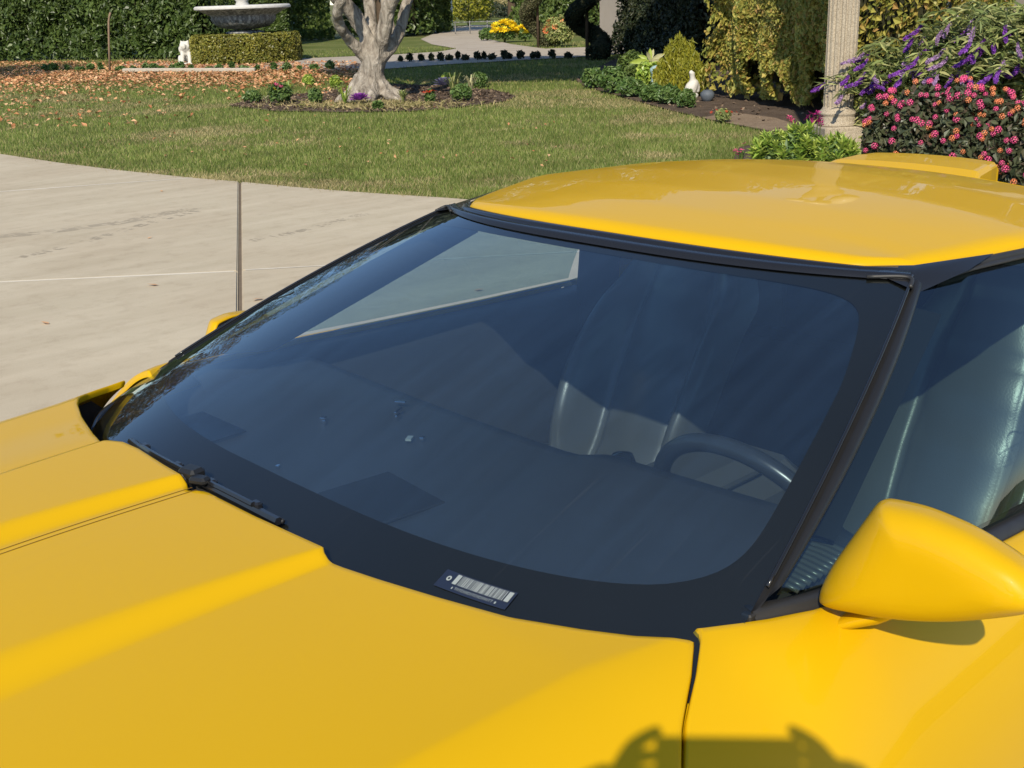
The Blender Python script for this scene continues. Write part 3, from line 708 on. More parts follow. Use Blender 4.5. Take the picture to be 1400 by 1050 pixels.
# ------------------------------------------------------------------ the gnarled tree on its island bed
tp = gp(507, 136)
ts = depth_of(tp)/FPX*1.03     # metres per photo pixel at the trunk
def tw(px, py, dd=0.0):
    q = at_depth(px, py, depth_of(tp)+dd); return q-tp
tree = thing('gnarled_tree', 'thick pale gnarled old tree with forked limbs on the island bed', 'tree', tp)
mb = MB()
def limb(pts, rad, n=14, rough=.10, m_=26):
    P = spline(pts, m_); r = np.interp(np.linspace(0, 1, m_), np.linspace(0, 1, len(rad)), rad)
    V, F = tubevf(P, r, n, True); c = P.repeat(n, 0); dv = V-c
    k = 1+rough*np.sin(V[:, 2]*9+np.arctan2(dv[:, 1], dv[:, 0])*3)*.6+rough*(RNG.random(len(V))-.5)
    V = c+dv*k[:, None]; mb.add(V, F)
limb([tw(505, 141), tw(507, 118), tw(509, 98), tw(511, 82), tw(512, 70), tw(512, 62)], [.34, .25, .21, .20, .185, .15], 18, .16, 34)
# root flare
for a, ln, r in ((.2, .62, .13), (.9, .55, .14), (2.2, .5, .14), (3.0, .55, .14), (4.0, .5, .13), (4.7, .85, .12), (5.8, .6, .13), (1.8, .8, .12)):
    d = np.array([math.cos(a), math.sin(a), 0]); limb([d*.10+[0, 0, .34], d*.30+[0, 0, .12], d*.5+[0, 0, .03], d*ln+[0, 0, -.10]], [.13, r*.85, r*.6, .04], 9, .35, 12)
limb([tw(499, 78), tw(481, 58, -.2), tw(470, 44, -.4), tw(462, 28, -.6), tw(462, 10, -.8), tw(466, -8, -.9), tw(450, -90, -1.2)], [.10, .09, .085, .085, .08, .07, .05])
limb([tw(507, 76), tw(501, 52, .0), tw(488, 26, .0), tw(474, 8, -.1), tw(455, -12, -.3), tw(425, -80, -.6)], [.14, .125, .12, .125, .115, .07])
limb([tw(511, 70), tw(507, 36, .4), tw(505, 8, .6), tw(503, -15, .8), tw(500, -100, 1.2)], [.12, .10, .095, .09, .06])
limb([tw(515, 74), tw(526, 42, -.2), tw(530, 12, -.3), tw(540, -12, -.4), tw(556, -90, -.5)], [.13, .12, .115, .11, .07])
limb([tw(520, 80), tw(539, 58, .1), tw(549, 36, .2), tw(553, 14, .3), tw(562, -10, .5), tw(590, -90, 1.0)], [.11, .095, .09, .09, .08, .05])
limb([tw(528, 58), tw(536, 44, .7), tw(528, 20, 1.1), tw(525, -10, 1.3)], [.10, .09, .08, .07])
trunk = mb.build('trunk', M['bark'], tree, True)
rm = trunk.modifiers.new('remesh', 'REMESH'); rm.mode = 'VOXEL'; rm.voxel_size = .025; rm.use_smooth_shade = True
sm = trunk.modifiers.new('smooth', 'SMOOTH'); sm.factor = .5; sm.iterations = 3
dtex = bpy.data.textures.new('bark_lumps', 'CLOUDS'); dtex.noise_scale = .16; dtex.noise_depth = 3
dm = trunk.modifiers.new('lumps', 'DISPLACE'); dm.texture = dtex; dm.strength = .05; dm.mid_level = .5; dm.texture_coords = 'LOCAL'
V_, N_ = ellipsoid_pts(34000, (3.9, 5.4, 1.5), -.5, .3)
kp = vnoise(V_[:, 0]*.9+9, V_[:, 1]*.9+V_[:, 2], 3) > .31
leaves('crown', V_[kp]+np.array([-1.9, -.2, 5.2]), N_[kp]+np.array([0, 0, .5]), .20, .11, M['canopy'], tree, jit=1.0)
mb = MB()
for k in range(14):
    a = k*2.4; mb.tube(spline([(0.2*math.cos(a), .2*math.sin(a), 2.3), (1.3*math.cos(a), 1.3*math.sin(a), 3.4), (3.1*math.cos(a), 3.4*math.sin(a), 4.6+.4*math.sin(k))], 8), np.linspace(.09, .02, 8), 6)
mb.build('upper_branches', M['bark'], tree, True)

# ------------------------------------------------------------------ other trees standing round the garden (seen in reflections and by their shade)
def bigtree(p, h, r, mat, label, nl=9000, rz=1.0, group=None, L=.24):
    t = thing('garden_tree', label, 'tree', (p[0], p[1], 0), group=group)
    tube('trunk', spline([(0, 0, -.05), (.06, .03, h*.3), (-.05, .08, h*.62)], 8), np.linspace(.24, .10, 8), M['darkbark'], t, 10)
    V_, N_ = ellipsoid_pts(nl, (r, r, r*rz), -.9, .35); kp = vnoise(V_[:, 0]*1.1+p[0], V_[:, 1]*1.1+V_[:, 2]*1.3, 6) > .36
    leaves('crown', V_[kp]+np.array([0, 0, h-r*rz*.75]), N_[kp]+np.array([0, 0, .3]), L, L*.55, mat, t, jit=1.0)
bigtree(at_depth(-330, 0, 27), 7.0, 3.2, M['autumn'], 'rust leaved tree beyond the left end of the dark hedge')
bigtree(at_depth(-120, 0, 46), 12.0, 4.6, M['autumn'], 'russet tree behind the dark hedge at far left')
bigtree(at_depth(90, 0, 47), 13.0, 4.8, M['canopy'], 'green tree behind the middle of the dark hedge')
bigtree(at_depth(300, 0, 50), 11.0, 4.2, M['autumn'], 'russet tree behind the fountain')
bigtree(at_depth(520, 0, 56), 8.5, 3.6, M['canopy'], 'green tree behind the shrubs of the gnarled tree')
bigtree(at_depth(-620, 0, 24), 7.5, 3.2, M['canopy'], 'green tree at the far left end of the driveway')
bigtree(gp(800, 95)[:2]+np.array([6.2, 6.6]), 8.6, 3.1, M['canopy'], 'broad tree shading the lawn corner and the dark spiral topiary', 11000) if False else None

for px, dd, h_, mt, lb in ((700, 60, 9.5, M['canopy'], 'unseen tall green tree added beyond the path opening'), (880, 52, 11, M['canopy'], 'unseen tall tree added behind the left end of the house'), (1010, 46, 11.5, M['autumn'], 'unseen russet tree added behind the house roof'),
                      (1150, 42, 11, M['canopy'], 'unseen green tree added behind the middle of the house'), (1330, 38, 11.5, M['canopy'], 'unseen green tree added behind the right end of the house'), (1560, 34, 11, M['autumn'], 'unseen russet tree added beyond the right end of the house')):
    bigtree(at_depth(px, 0, dd), h_, 4.2, mt, lb, 11000, 1.0, None, .34)  # unseen trees added to block bright low sky from the car roof's reflection
# ------------------------------------------------------------------ fountain, its ring of boxwood, the crouching lion
fp = gp(339, 84); fs = depth_of(fp)/FPX*1.03
fount = thing('fountain', 'grey weathered stone fountain bowl rising from a round clipped box hedge', 'fountain', fp)
zb = lambda py: zat(336, py, fp)
mb = MB(); V, F = lathevf([(20*fs, -.03), (20*fs, zb(56)), (17*fs, zb(50)), (15*fs, zb(46.5)), (24*fs, zb(45)), (24*fs, zb(43)), (16*fs, zb(41))], 32); mb.add(V, F); mb.build('pedestal', M['agedstone'], fount, True)
prof = [(14*fs, zb(40)), (30*fs, zb(37)), (38*fs, zb(31)), (41*fs, zb(25)), (40*fs, zb(21.5)), (44*fs, zb(19)), (50*fs, zb(15.5)), (55*fs, zb(13)), (58.5*fs, zb(11.8)), (59*fs, zb(9.5)), (57.5*fs, zb(7.6)), (54*fs, zb(7.2)), (50*fs, zb(10)), (20*fs, zb(16)), (.01, zb(17))]
a = np.linspace(0, 2*math.pi, 96, endpoint=False); P = []
for r, z in prof:
    fl = .045 if 29*fs < r < 43*fs and z < zb(20) else 0
    P.append([(r*(1+fl*abs(math.sin(t*14))-fl)*math.cos(t), r*(1+fl*abs(math.sin(t*14))-fl)*math.sin(t), z) for t in a])
gridobj('bowl', np.array(P), M['agedstone'], fount, True, cv=True, flip=True)
P = [[(r*math.cos(t), r*math.sin(t), z) for t in a] for r, z in ((59.6*fs, zb(11.6)), (60.2*fs, zb(9.4)), (58.5*fs, zb(7.0)), (54*fs, zb(6.6)), (51*fs, zb(8.5)))]
gridobj('bowl_rim', np.array(P), M['palestone'], fount, True, cv=True, flip=True)
mb = MB(); V, F = lathevf([(9*fs, zb(17)), (9*fs, zb(7)), (7*fs, zb(2)), (11*fs, zb(-3)), (13*fs, zb(-9)), (8*fs, zb(-14)), (6*fs, zb(-26)), (20*fs, zb(-32)), (30*fs, zb(-38)), (30*fs, zb(-40)), (.01, zb(-38))], 28); mb.add(V, F); mb.build('upper_tier', M['palestone'], fount, True)
ring_c = fp.copy(); hr = 68*fs; hz = zat(340, 48, fp)+.03
bh = thing('box_hedge_ring', 'round clipped yellow green box hedge around the fountain foot', 'hedge', fp)
n = 17000; t = RNG.random(n)*2*math.pi; f = RNG.random(n); top = RNG.random(n) < .25
rr = np.where(top, hr*(.45+.55*RNG.random(n)**.5), hr+(vnoise(t*9, f*3, 2)-.5)*.10-RNG.random(n)**2*.12)
zz = np.where(top, hz+(vnoise(t*8, rr*5, 3)-.5)*.07, f*hz)
rr = rr-.06*np.clip((zz/hz-.86)/.14, 0, 1)
P = np.stack([rr*np.cos(t), rr*np.sin(t), zz], 1); nn = np.stack([np.cos(t), np.sin(t), np.where(top, 3.0, .25)], 1)
leaves('foliage', P, nn, .075, .05, M['boxwood'], bh, jit=.8)
mb = MB(); V, F = lathevf([(hr-.16, -.03), (hr-.15, hz-.16), (hr-.3, hz-.10)], 40); mb.add(V, F); mb.build('branch_core', M['twig'], bh)
def blob(path, rad, n=10): V, F = tubevf(path, rad, n, True); return V, F
def statue(name, label, cat, p, parts, mat, voxel=.02, rz=0.0, disp=.02):
    t = thing(name, label, cat, p, rz); mb = MB()
    for path, rad in parts: mb.add(*blob(spline(path, 9), np.interp(np.linspace(0, 1, 9), np.linspace(0, 1, len(rad)), rad), 10))
    o = mb.build('figure', mat, t, True); r = o.modifiers.new('remesh', 'REMESH'); r.mode = 'VOXEL'; r.voxel_size = voxel; r.use_smooth_shade = True
    s_ = o.modifiers.new('smooth', 'SMOOTH'); s_.iterations = 2
    tx = bpy.data.textures.new('carving', 'CLOUDS'); tx.noise_scale = .07; dm = o.modifiers.new('carving', 'DISPLACE'); dm.texture = tx; dm.strength = disp; dm.texture_coords = 'LOCAL'
    return t
lp = gp(257, 87); k = wid(1, lp)
# seated lion, about 24 px wide and 31 px high in the photo, facing the camera
vx = np.array([RH[0], RH[1], 0]); vf = -np.array([FH[0], FH[1], 0]); vz = np.array([0, 0, 1.0])
def q(a, b, c): return vx*a*k+vf*b*k+vz*c*k
lion = statue('lion_statue', 'small white stone seated lion beside the box hedge', 'statue', lp, [
    ([q(0, -10, 4), q(0, -6, 12), q(0, -1, 17), q(0, 2, 20)], [7*k, 8.5*k, 8*k, 6*k]),
    ([q(0, 2, 20), q(-1, 5, 24), q(-1, 7, 25)], [7*k, 7.4*k, 5*k]), ([q(-1, 8, 23.5), q(-1, 12, 22.3)], [4*k, 3.2*k]),
    ([q(-5, 4, 29), q(-5.4, 4, 31)], [2*k, 1.2*k]), ([q(4, 4, 29), q(4.4, 4, 31)], [2*k, 1.2*k]),
    ([q(-4.5, 3, 17), q(-5, 6, 9), q(-5, 8, 2), q(-5, 11, 1.5)], [3.4*k, 2.8*k, 2.5*k, 2.4*k]), ([q(4.5, 3, 17), q(5, 6, 9), q(5, 8, 2), q(5, 11, 1.5)], [3.4*k, 2.8*k, 2.5*k, 2.4*k]),
    ([q(-9, -6, 9), q(-9.5, -2, 5), q(-9, 5, 2)], [5*k, 4*k, 2.6*k]), ([q(9, -6, 9), q(9.5, -2, 5), q(9, 5, 2)], [5*k, 4*k, 2.6*k]),
    ([q(-8, -9, 14), q(-10, -7, 19), q(-9, -5, 23)], [3*k, 2.8*k, 2.2*k])], M['white'], .028)
mb = MB(); mb.box((0, 0, -.01), (24*k, 26*k, 4*k), math.atan2(RH[1], RH[0]), .01); mb.build('plinth', M['white'], lion)
# bent rusty rod standing in the leaves
rp = gp(150, 97)
st = thing('garden_rod', 'thin bent rusty rod standing in the fallen leaves', 'rod', rp)
tube('rod', [np.zeros(3), at_depth(149, 60, depth_of(rp))-rp, at_depth(148.5, 30, depth_of(rp))-rp, at_depth(149.5, 22, depth_of(rp))-rp, at_depth(151, 17, depth_of(rp))-rp], .028, M['rust'], st, 6)

# ------------------------------------------------------------------ small plants
CL = np.array([0, 0, 1.0])
def bush(name, label, p, r, h, nl, L, W, mat, cat='plant', group=None, flat=.0, stems=5, lift=.25, jit=.9, core=True):
    t = thing(name, label, cat, p, group=group)
    V_, N_ = ellipsoid_pts(nl, (r, r, h*.55), -.75, .35)
    lum = 1+.30*(vnoise(V_[:, 0]*6/r*.4+p[0], V_[:, 1]*6/r*.4+V_[:, 2]*5, 3)-.5)
    leaves('foliage', V_*lum[:, None]+np.array([0, 0, h*.5]), N_+np.array([0, 0, .5]), L, W, mat, t, jit=jit)
    mb = MB()
    for i in range(stems):
        a = i*2.4; mb.tube([(0, 0, -.03), (r*.25*math.cos(a), r*.25*math.sin(a), h*.35), (r*.6*math.cos(a), r*.6*math.sin(a), h*.75)], [.012+.01*h, .01+.006*h, .006], 5)
    mb.build('stems', M['stem'], t); return t
def tuft(name, label, p, h, n, w, mat, cat='plant', group=None, spread=.7):
    """strap leaves arching from one crown, each leaf two segments"""
    t = thing(name, label, cat, p, group=group); V = []; F = []
    for i in range(n):
        a = RNG.random()*6.283; o_ = spread*(.35+.65*RNG.random())*h; hh = h*(.6+.5*RNG.random()); d = np.array([math.cos(a), math.sin(a), 0]); s = np.array([-d[1], d[0], 0])*w/2
        k = len(V)
        for (f, z, ww) in ((.03, -.02, .8), (.4, .62, 1.0), (.8, .95, .75)): c = d*o_*f+CL*hh*z; V += [c-s*ww, c+s*ww]
        V.append(d*o_*1.15+CL*hh*(.98-.25*RNG.random())); F += [(k, k+1, k+3, k+2), (k+2, k+3, k+5, k+4), (k+4, k+5, k+6)]
    o = obj('strap_leaves', V, F, mat, t); o['kind'] = 'stuff'; return t
def flowers(t, pts, r, mat, name='flower', n=6, cup=.35):
    me = petal_me(name, [mat], n, r, cup)
    for p in pts: share(name, me, t, p, (RNG.normal()*.35+.35*vf[1]*-1, RNG.normal()*.35+.35*vf[0], RNG.random()*6.28))
def rosette(name, label, p, r, mat, n=22, cat='ornamental kale', inner=None):
    t = thing(name, label, cat, p); 
    for i in range(n):
        f = i/n; a = i*2.4; rr = r*(1-.45*f); el = .12+1.35*f; d = np.array([math.cos(a), math.sin(a), 0]); s = np.array([-d[1], d[0], 0])
        b = d*.02+CL*.03; m1 = b+(d*math.cos(el)+CL*math.sin(el))*rr*.6; tip = b+(d*math.cos(el)+CL*math.sin(el)*1.05)*rr
        V = [b-s*rr*.1, b+s*rr*.1, m1+s*rr*.24+CL*.02, tip+s*rr*.2, tip-s*rr*.2, m1-s*rr*.24+CL*.02, m1]
        obj('leaf', V, [(0, 1, 2, 6), (0, 6, 5), (6, 2, 3), (6, 3, 4), (6, 4, 5)], inner if (inner and f > .35) else mat, t)
    return t
def hpx(p, py0): return zat(1, 1, p)
# island bed planting, from left to right
def phgt(px, py_top, p): return max(.08, zat(px, py_top, p)-p[2])
spec = [(346, 139, 124, 'bush', 13, M['herb'], 'low green plant at the left tip of the island bed'), (384, 142, 112, 'bush', 17, M['herb'], 'bushy green marigold clump with small pink and yellow blooms'),
        (422, 116, 103, 'bush', 8, M['lime'], 'small bright green sprig behind the bed at the lawn shade'), (432, 141, 121, 'bush', 10, M['herb'], 'dark green rosette plant left of the tree roots'),
        (459, 118, 104, 'bush', 7, M['lime'], 'small lime sprig just left of the trunk'), (517, 148, 139, 'bush', 7, M['herb'], 'tiny green seedling in front of the tree roots'),
        (630, 137, 116, 'bush', 15, M['herb'], 'dense green plant at the right of the blue grey rosette'), (655, 118, 100, 'bush', 12, M['herb'], 'leafy green plant at the right end of the island bed'), (612, 116, 101, 'bush', 9, M['lime'], 'light green clump at the back of the island bed')]
for px, yb_, yt, kind, hw, mat, lb in spec:
    p = gp(px, yb_); bush('bedding_plant', lb, p, wid(hw, p), phgt(px, yt, p), 420, .085, .042, mat, 'plant', 'plants on the island bed')
for px, yb_, yt, mat, lb in ((472, 143, 118, M['lime'], 'yellowing daylily tuft left of the purple kale'), (551, 140, 122, M['salvia'], 'green strap leaved tuft right of the roots'), (620, 128, 100, M['salvia'], 'tall strap leaved tuft behind the blue grey rosette'),
                              (644, 125, 101, M['cream'], 'straw coloured upright tuft near the right end of the bed'), (365, 141, 130, M['cream'], 'pale dry tuft at the left of the marigold clump'), (395, 130, 111, M['lime'], 'yellow green tuft behind the marigold clump')):
    p = gp(px, yb_); tuft('strap_leaf_tuft', lb, p, phgt(px, yt, p), 34, .022, mat, 'plant', 'tufts on the island bed', .6)
mar = [o for o in bpy.data.objects if o.get('label', '').startswith('bushy green marigold')][0]
pm = np.array(mar.location); hm = phgt(384, 114, pm)
flowers(mar, [vx*-.05+vf*.16+CL*hm*.75], .05, M['yellowf'], 'yellow_bloom'); flowers(mar, [vx*-.02+vf*.15+CL*hm*.95, vx*.06+vf*.18+CL*hm*.85], .05, M['pink'], 'pink_bloom')
p = gp(492, 143)+CL*.04; rosette('ornamental_kale', 'purple ornamental kale at the foot of the tree', p, wid(15, p), M['kale'], 30)
p = gp(608, 124)+CL*.06; rosette('ornamental_kale', 'blue grey leafy rosette right of the tree', p, wid(17, p), M['bluegrey'], 30)
p = gp(588, 140); b = bush('bedding_plant', 'small plant with rust red tips on the right of the island bed', p, wid(7, p), phgt(588, 122, p), 220, .07, .035, M['herb']); flowers(b, [CL*phgt(588, 124, p)*(.85+.15*i/3)+vx*.05*(i-1.5)+vf*.08 for i in range(4)], .05, M['red'], 'red_bloom')
# low dry needles on the mound
pt = np.array([gp(505+RNG.normal()*60, 143+RNG.normal()*3.0)+CL*.02*RNG.random() for _ in range(1500)]); nn = np.tile(CL, (len(pt), 1)); leaves('dry_mulch', pt, nn, .12, .02, M['straw'], jit=.7)
# edging plants along the path
ORD = ['first', 'second', 'third', 'fourth', 'fifth', 'sixth', 'seventh', 'eighth', 'ninth', 'tenth', 'eleventh', 'twelfth', 'thirteenth', 'fourteenth', 'fifteenth', 'sixteenth', 'seventeenth', 'eighteenth', 'nineteenth', 'twentieth', 'twenty first', 'twenty second', 'twenty third', 'last']
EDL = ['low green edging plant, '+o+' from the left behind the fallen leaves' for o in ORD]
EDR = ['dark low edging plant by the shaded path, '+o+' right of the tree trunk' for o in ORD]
EDS = ['small pale edging block, '+o+' from the left below the fountain' for o in ORD]
xs = [62, 74, 92, 110, 124, 138, 165, 182, 200, 212, 222, 236, 247, 262, 286, 300, 318, 334, 352, 375, 392, 410, 430, 452]
for i, px in enumerate(xs):
    py = 96.5 + .3*math.sin(i) - (0 if px < 330 else (px-330)*.016); p = gp(px, py)
    bush('edging_plant', EDL[i], p, wid(4.6+2.2*math.sin(i*2.3), p), wid(7.5+3*math.sin(i*1.7), p), 90, .13, .055, M['herb'], 'plant', 'edging plants along the path left of the tree', stems=3)
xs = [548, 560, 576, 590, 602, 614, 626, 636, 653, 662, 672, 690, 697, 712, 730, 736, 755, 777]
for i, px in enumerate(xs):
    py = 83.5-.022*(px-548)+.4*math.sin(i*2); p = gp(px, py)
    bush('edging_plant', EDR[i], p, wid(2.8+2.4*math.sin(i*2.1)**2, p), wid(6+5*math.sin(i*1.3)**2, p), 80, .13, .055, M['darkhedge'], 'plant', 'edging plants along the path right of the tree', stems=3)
# box stones under the row: pale path edging blocks
mb_me = None
for i in range(16):
    px = 176+i*11; p = gp(px, 98.2); V, F = boxvf((0, 0, 0), (.30, .16, .14), 0, .02)
    if mb_me is None: mb_me = make_mesh('edging_stone', V, F, [M['path']])
    o = share('edging_stone', mb_me, None, p+CL*.02, (0, 0, math.atan2(RH[1], RH[0])+RNG.normal()*.1)); tag(o, EDS[i], 'stone', 'path edging blocks')

# ------------------------------------------------------------------ far opening: road rail, post, yellow shrub, trees
rl = thing('road_rail', 'low white rail fence across the far end of the path', 'fence', at_depth(660, 28, 56)*np.array([1, 1, 0]))
r0 = np.array(rl.location)
for pz in (.30, .50): 
    A_ = at_depth(620, 28, 56); B_ = at_depth(702, 28, 55); tube('rail', [np.array([A_[0], A_[1], pz])-r0, np.array([B_[0], B_[1], pz])-r0], .02, M['agedstone'], rl, 6)
for px in (622, 642, 666, 698):
    A_ = at_depth(px, 28, 55.6); tube('post', [np.array([A_[0], A_[1], -.05])-r0, np.array([A_[0], A_[1], .55])-r0], .025, M['agedstone'], rl, 6)
pp = gp(618, 40); po = thing('sign_post', 'slim pale post beside the shrub at the path opening', 'post', pp); tube('post', [(0, 0, -.05), (0, 0, 3.2)], .07, M['whitetrim'], po, 8)
p = at_depth(640, 10, 70); p[2] = 0; bush('yellow_shrub', 'yellowing shrub on the far verge beyond the rail', p, 1.5, 2.4, 1600, .22, .13, M['cypressgold'], 'shrub')
p = at_depth(668, 10, 88); p[2] = 0; bush('low_dark_shrub', 'low dark shrub line on the far verge', p, 2.2, 1.2, 900, .25, .14, M['darkhedge'], 'shrub')
p = at_depth(690, 10, 98); p[2] = 0; bush('dry_shrub', 'tan dry shrubs along the far end of the verge', p, 3.6, 1.5, 1500, .3, .16, M['straw'], 'shrub')
hedge('far_hedge', 'blue green distant trees seen through the opening', at_depth(560, 10, 125), at_depth(860, 10, 125), 4, 7, 7, 9000, .7, .4, M['canopy'], .1, 1.2, cat='trees')

# ------------------------------------------------------------------ yellow flowers, spirals, flowering shrub
p = gp(690, 57); yb = bush('chrysanthemum', 'bright yellow chrysanthemum mound beside the path', p, wid(17, p), wid(27, p), 900, .11, .06, M['herb'], 'flowers')
V_, N_ = ellipsoid_pts(150, (wid(18, p), wid(18, p), wid(15, p)), 0.0, .9)
flowers(yb, [v+CL*wid(13, p) for v in V_ if v@vf > -.1], .12, M['yellowf'], 'yellow_bloom', 7, .3)
p = gp(718, 56); yb = bush('chrysanthemum', 'smaller yellow chrysanthemum clump touching the light spiral topiary', p, wid(10, p), wid(20, p), 600, .11, .06, M['herb'], 'flowers')
V_, N_ = ellipsoid_pts(60, (wid(11, p), wid(11, p), wid(10, p)), 0.0, .9)
flowers(yb, [v+CL*wid(11, p) for v in V_ if v@vf > -.1], .12, M['yellowf'], 'yellow_bloom', 7, .3)
p = gp(666, 55); bush('blue_green_shrub', 'low blue green shrub left of the yellow chrysanthemums', p, wid(11, p), wid(16, p), 700, .12, .05, M['herb'], 'shrub')
def spiral_tree(label, px, py, mat, amp, rad, zs, n=15000, phase=0.0):
    p = gp(px, py); t = thing('spiral_topiary', label, 'topiary', p); H = 3.4; k = wid(1, p)
    s = np.linspace(0, 1, 160); ang = phase+s*2*math.pi*zs; r = k*amp*(1-.55*s)
    C_ = np.stack([r*np.cos(ang), r*np.sin(ang), .12+H*s], 1); R_ = k*rad*(1-.45*s)*np.where(s < .04, 1.15, 1)
    i = RNG.integers(0, 160, n); v = unit(RNG.normal(size=(n, 3)))
    P = C_[i]+v*(R_[i]*(.88+.14*RNG.random(n)))[:, None]*np.array([1, 1, .8]); leaves('foliage', P, v, .075, .04, mat, t, jit=.7)
    V, F = tubevf(C_, R_*.86, 12); obj('branch_core', V, F, M['twig'], t, True)
    tube('trunk', [(0, 0, -.05), (0, 0, H)], .045, M['darkbark'], t, 8)
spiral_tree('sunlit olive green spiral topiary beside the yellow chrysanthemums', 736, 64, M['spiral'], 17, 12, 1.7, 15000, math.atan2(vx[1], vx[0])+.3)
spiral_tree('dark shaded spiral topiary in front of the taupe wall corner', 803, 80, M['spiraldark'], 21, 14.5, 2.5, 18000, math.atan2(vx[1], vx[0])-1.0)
p = gp(764, 63); b = bush('flowering_shrub', 'olive shrub dotted with coral flowers between the spiral topiaries', p, wid(22, p), wid(38, p), 2200, .10, .05, M['salvia'], 'shrub')
V_, N_ = ellipsoid_pts(26, (wid(20, p), wid(20, p), wid(18, p)), -.2, .95); flowers(b, [v+CL*wid(20, p) for v in V_ if v@vf > 0], .10, M['orange'], 'coral_bloom')

# ------------------------------------------------------------------ right hand bed
def gc(px, yb_, yt, hw, mat, lb, nl=900, L=.075, W=.038, name='ground_cover_plant', cat='plant', group='green clumps at the front of the right bed'):
    p = gp(px, yb_); return bush(name, lb, p, wid(hw, p), phgt(px, yt, p), nl, L, W, mat, cat, group)
gc(812, 119, 95, 17, M['herb'], 'green clump at the left tip of the right bed')
gc(838, 126, 92, 20, M['herb'], 'leafy clump just right of the bed tip')
gc(866, 117, 72, 22, M['shrubgreen'], 'taller leafy shrub left of the striped agave like plant', 1500, .10, .06)
gc(862, 131, 108, 20, M['herb'], 'low grey green clump below the taller leafy shrub')
gc(888, 126, 86, 20, M['lime'], 'yellow green clump below the striped plant', 1300, .085, .05)
gc(893, 138, 116, 18, M['herb'], 'fine leaved dark clump at the bed edge')
gc(915, 141, 118, 18, M['herb'], 'fine leaved clump right of the dark clump at the bed edge')
gc(938, 146, 124, 13, M['herb'], 'small clump beneath the white goose')
p = gp(930, 130); gcy = thing('golden_cypress', 'golden green feathery cypress bush beside the white goose', 'shrub', p)
Hc = phgt(930, 46, p); LP, LN, LT = [], [], []
for i in range(46):
    a = RNG.random()*6.283; rr = wid(30, p)*math.sqrt(RNG.random()); bx_ = np.array([rr*math.cos(a), rr*math.sin(a), 0]); hh = Hc*(1.06-.62*(rr/wid(30, p))**1.3)*(.8+.25*RNG.random()); lean = bx_*.25
    for k in range(190):
        f = RNG.random()**.7; c = bx_+lean*f+CL*hh*f; w_ = wid(7.5, p)*(1-f*.75); v = RNG.normal(size=3)*[1, 1, .4]; v /= np.linalg.norm(v)
        LP.append(c+v*w_*RNG.random()**.4); LT.append(unit(v*.7+CL*.9)); LN.append(v)
leaves('foliage', np.array(LP), np.array(LN), .11, .026, M['cypressgold'], gcy, jit=.4, T=np.array(LT), tj=.25)
tube('trunk', [(0, 0, -.03), (0, 0, Hc*.6)], [.04, .02], M['darkbark'], gcy, 6)
# striped broad leaved plant, every leaf a part
p = gp(889, 120); z0 = zat(889, 84, p); sp_ = thing('striped_plant', 'cream and green striped broad leaved plant above the leafy clumps', 'plant', p)
tube('stem', [(0, 0, -.02), (0, 0, z0)], .03, M['stem'], sp_, 6)
for i, (a, el, ln) in enumerate(((2.9, .15, 30), (.2, .1, 26), (1.2, .95, 22), (1.6, 1.25, 22), (2.1, 1.0, 20), (.6, .5, 26), (2.5, .55, 22), (3.3, -.15, 16), (-.2, -.2, 16))):
    d = vx*math.cos(a)*math.cos(el)+vz*math.sin(el)+vf*.35*math.sin(i*2.0); d = unit(d); s = unit(np.cross(d, vf)); ln = wid(ln, p); b0 = CL*z0
    P = []
    for f, w in ((0, .02), (.25, .10), (.55, .13), (.8, .08), (1, .005)):
        c = b0+d*ln*f-vz*.18*ln*f*f; P.append([c-s*ln*w, c-vf*.012, c+s*ln*w])
    V, Fq = gridvf(np.array(P)); obj('leaf', V, [tuple(x) for x in Fq], M['cream'] if i % 3 else M['lime'], sp_, True)
p = gp(897, 128); ga = thing('glazed_figure', 'small aqua glazed garden figure half hidden by the striped plant', 'ornament', p); zz = zat(897, 92, p)
V, F = lathevf([(.08, -.02), (.09, zz*.4), (.07, zz*.75), (.10, zz*.85), (.10, zz*.95), (.05, zz*1.05), (.01, zz*1.08)], 14); obj('body', V, F, M['aqua'], ga, True)
tube('beak', [vf*.10+CL*zz*.98+vx*.0, vf*.2+CL*zz*.94+vx*.08], [.035, .012], M['orange'], ga, 8)
# white goose
p = gp(946, 132); k = wid(1, p)
goose = statue('goose_statue', 'white plaster goose standing under the hedge', 'statue', p, [
    ([q(-3, 0, 6), q(-1, 0, 12), q(2, 0, 18), q(3, -2, 22)], [8*k, 9*k, 7.5*k, 5*k]), ([q(1, 1, 20), q(0, 2, 27), q(-1, 3, 33)], [5*k, 3.6*k, 4.2*k]), ([q(-1, 3, 33), q(-5, 5, 32.5)], [4*k, 1.6*k]),
    ([q(6, -2, 20), q(8, -2, 12), q(8, -2, 5)], [3.5*k, 4*k, 2*k]), ([q(-7, 2, 14), q(-8, 3, 8), q(-5, 3, 3)], [2.6*k, 3*k, 1.5*k])], M['white'], .016, 0, .012)
mb = MB(); mb.add(*lathevf([(9*k, -.02), (9*k, .03), (7*k, .05)], 14)); mb.build('base', M['white'], goose, True)
p = gp(967, 137); k = wid(1, p)
pot = thing('stone_pot', 'round blue grey pot behind the goose', 'pot', p); V, F = lathevf([(6*k, -.02), (8*k, 2*k), (10*k, 6*k), (9.6*k, 10*k), (6.5*k, 13*k), (5.5*k, 14*k), (4.8*k, 13*k), (.01, 11*k)], 20); obj('body', V, F, M['bluegreystone'], pot, True)
p = gp(988, 166); b = bush('red_flower', 'small green plant with dark red flowers at the soil edge', p, wid(11, p), wid(17, p), 420, .055, .024, M['salvia'], 'flowers')
